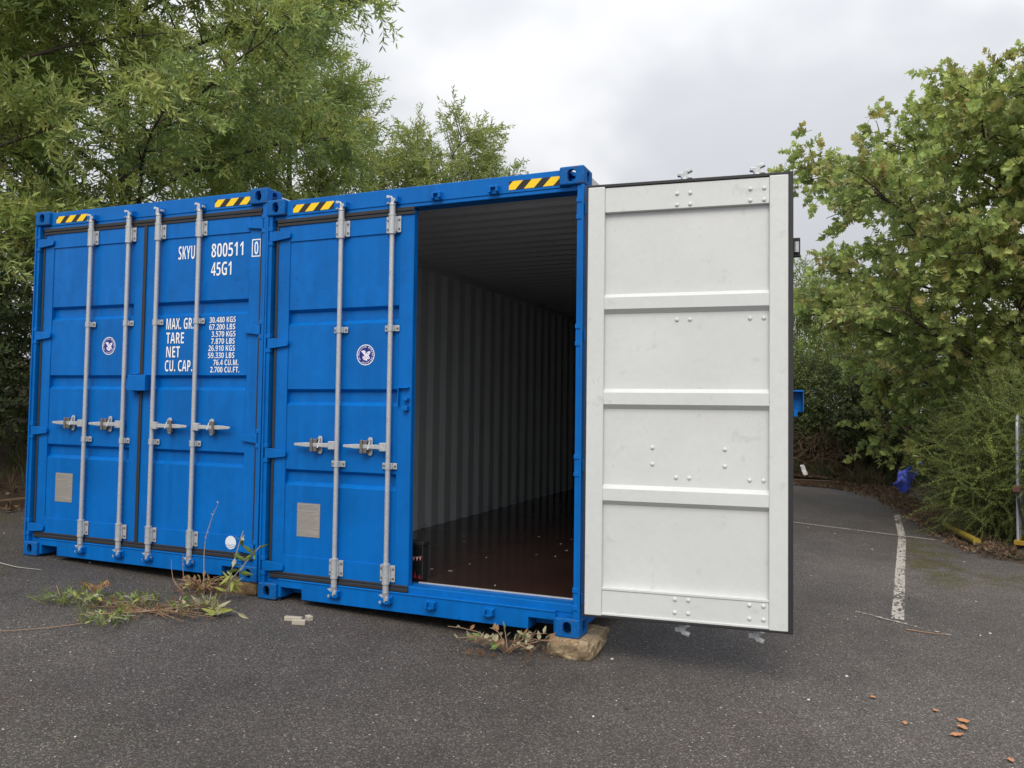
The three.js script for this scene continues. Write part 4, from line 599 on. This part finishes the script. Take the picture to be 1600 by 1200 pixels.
{ // cage trolley
  const t = thing('cage_trolley', 'cage trolley with yellow base and grey tube sides in the shrub', 'trolley', [6.30, gy(6.30), -6.8], -0.25);
  const yel = new THREE.MeshStandardMaterial({ color: new THREE.Color().setRGB(0.55, 0.33, 0.02), map: galvMap, roughness: 0.6 }), red = new THREE.MeshStandardMaterial({ color: new THREE.Color().setRGB(0.17, 0.06, 0.06), roughness: 0.7 });
  mesh('base_frame', [rbx(-0.46, 0.4, 0.15, 0.205, 0.3, 0.36, 0.008), rbx(-0.46, 0.4, 0.15, 0.205, -0.36, -0.3, 0.008), rbx(-0.46, -0.4, 0.151, 0.204, -0.3, 0.3, 0.008), rbx(0.34, 0.4, 0.151, 0.204, -0.3, 0.3, 0.008)], yel, t).userData.kind = 'thing';
  for (const x of [-0.38, 0.32]) for (const z of [-0.3, 0.3]) { mesh('castor', [cyl(0.055, 0.055, [x - 0.018, 0.055, z], [x + 0.018, 0.055, z], 16), rbx(x - 0.025, x + 0.025, 0.05, 0.15, z - 0.012, z + 0.012, 0.004)], dark, t); }
  for (const x of [-0.42, 0.36]) { const pts = [V(x, 0.2, -0.31), V(x, 0.9, -0.31), V(x, 1.58, -0.31), V(x, 1.7, -0.22), V(x, 1.72, 0), V(x, 1.7, 0.22), V(x, 1.58, 0.31), V(x, 0.9, 0.31), V(x, 0.2, 0.31)]; mesh('side_hoop', new THREE.TubeGeometry(new THREE.CatmullRomCurve3(pts, false, 'catmullrom', 0.2), 60, 0.017, 8), galv, t); for (const z of [-0.15, 0, 0.15]) mesh('side_bar', cyl(0.006, 0.006, [x, 0.2, z], [x, 1.7, z], 8), galv, t); for (const y of [0.6, 1.1]) mesh('side_bar', cyl(0.006, 0.006, [x, y, -0.31], [x, y, 0.31], 8), galv, t); }
  mesh('clamp', rbx(-0.47, -0.39, 0.78, 0.86, 0.27, 0.35, 0.01), red, t); mesh('clamp', rbx(-0.30, -0.22, 0.82, 0.92, 0.25, 0.33, 0.01), red, t);
  mesh('strap', tube([V(-0.42, 0.82, 0.33), V(-0.38, 0.5, 0.36), V(-0.28, 0.26, 0.37), V(-0.2, 0.21, 0.36)], 0.014, 0.014, 6), dark, t); mesh('strap', tube([V(-0.26, 1.35, 0.3), V(-0.29, 0.9, 0.33), V(-0.3, 0.5, 0.35), V(-0.24, 0.21, 0.36)], 0.014, 0.014, 6), dark, t);
}
{ // yellow post lying under the shrub
  const p = mesh('fallen_post', [cyl(0.045, 0.045, [0, 0, 0], [0, 1.5, 0], 18)], new THREE.MeshStandardMaterial({ color: new THREE.Color().setRGB(0.5, 0.36, 0.03), map: galvMap, roughness: 0.6 })); p.position.set(5.4, gy(5.4) + 0.10, -6.7); p.quaternion.setFromUnitVectors(V(0, 1, 0), V(-0.12, -0.01, -1).normalize()); meta(p, 'faded yellow post lying under the small-leaved shrub', 'post');
}
{ // blue plastic
  const P = [], I = [], n = 46, m = 9, r = rng(5), base = V(4.80, gy(4.8) + 0.02, -13.1), end = V(5.36, 0.24, -14.6);
  for (let i = 0; i <= n; i++) for (let j = 0; j <= m; j++) { const t = i / n, q = j / m - 0.5, c = base.clone().lerp(end, t), w = 0.24 * (0.55 + 0.6 * fbm(t * 5, 1, 3, 2)) * (1 - 0.55 * sstep(0.75, 1, t)); c.x += q * w + 0.06 * Math.sin(t * 9); c.y += 0.10 + 0.16 * (fbm(t * 9, q * 4, 2, 4) - 0.35) + 0.10 * (1 - 4 * q * q) - 0.55 * q * w; c.z += 0.16 * fbm(t * 8, q * 5, 9, 3); P.push(c.x, c.y, c.z); }
  for (let i = 0; i < n; i++) for (let j = 0; j < m; j++) { const a = i * (m + 1) + j; I.push(a, a + 1, a + m + 1, a + 1, a + m + 2, a + m + 1); }
  const g = new THREE.BufferGeometry(); g.setAttribute('position', new THREE.Float32BufferAttribute(P, 3)); g.setIndex(I); g.computeVertexNormals();
  const p = mesh('plastic_sheet', g, new THREE.MeshPhysicalMaterial({ color: new THREE.Color().setRGB(0.045, 0.075, 0.55), roughness: 0.35, side: THREE.DoubleSide })); meta(p, 'crumpled bright blue plastic sheet caught on the bank', 'plastic sheet');
  const s = mesh('paper_scrap', (() => { const g = new THREE.PlaneGeometry(0.1, 0.26, 4, 8), p = g.attributes.position; for (let i = 0; i < p.count; i++) p.setZ(i, 0.05 * fbm(p.getX(i) * 20, p.getY(i) * 16, 3, 2)); g.computeVertexNormals(); return g; })(), new THREE.MeshStandardMaterial({ color: 0xe6e6e4, side: THREE.DoubleSide, roughness: 0.8 })); s.position.set(3.02, bank(3.02, -14.6) + 0.16, -14.45); s.rotation.set(-0.6, 0.3, 0.35); meta(s, 'scrap of white paper on the kerb beside the open door', 'paper scrap');
}
{ // small litter: orange leaves, chips of stone
  const r = rng(91), orange = new THREE.MeshStandardMaterial({ color: new THREE.Color().setRGB(0.44, 0.20, 0.09), roughness: 0.9, side: THREE.DoubleSide }), crumple = q => { const f = rng(q), o = []; for (let i = 0; i < 13; i++) { const a = i / 13 * 6.283, k = 0.018 + 0.026 * f(); o.push([k * Math.cos(a) * 0.8, 0.04 + k * Math.sin(a) * 1.2]); } const g = clean(leafFan(o, 0)), p = g.attributes.position; for (let i = 0; i < p.count; i++) p.setZ(i, 0.002 + 0.007 * noise3(p.getX(i) * 90 + q, p.getY(i) * 90, 1)); g.computeVertexNormals(); return g; }, kinds = [1, 2, 3, 4].map(crumple);
  for (const [x, z] of [[4.05, -0.25], [4.20, 0.02], [4.36, -0.22], [4.45, -0.08], [4.40, 0.10], [4.62, 0.25], [4.5, -0.12]]) { const m = new THREE.Mesh(pick(r, kinds), orange); m.name = numbered('fallen_leaf'); m.position.set(x, gy(x) + 0.007, z); m.rotation.set(-Math.PI / 2 + 0.1 * (r() - 0.5), 0, r() * 6.28); m.scale.setScalar(0.45 + 0.5 * r()); m.castShadow = m.receiveShadow = true; scene.add(m); meta(m, 'orange fallen leaf lying on open asphalt past the open door', 'leaf', 'orange leaves on the asphalt'); }
  const items = [], pb = new THREE.IcosahedronGeometry(1, 0).scale(1, 0.55, 0.8);
  for (let i = 0; i < 700; i++) { const x = lerp(-5, 7, r()), z = lerp(-9, 3.9, Math.pow(r(), 0.7)); if (x > -2.6 && x < 2.5 && z < -0.1 || outside(x, z) > 0) continue; const b = r(); items.push([V(x, gy(x) + 0.003, z), V(0, 1, 0), r() * 6.28, (0.003 + 0.009 * Math.pow(r(), 4)), b > 0.45 ? jit(r, [0.6, 0.57, 0.52], 0.15) : b > 0.2 ? jit(r, [0.3, 0.27, 0.24], 0.3) : jit(r, [0.05, 0.04, 0.035], 0.3)]); }
  meta(instanced('stone_grit', pb, new THREE.MeshStandardMaterial({ color: 0xffffff, roughness: 0.9 }), items), 'loose pale grit and stone chips on the asphalt', null, null, 'stuff');
}
renderer.render(scene, camera);
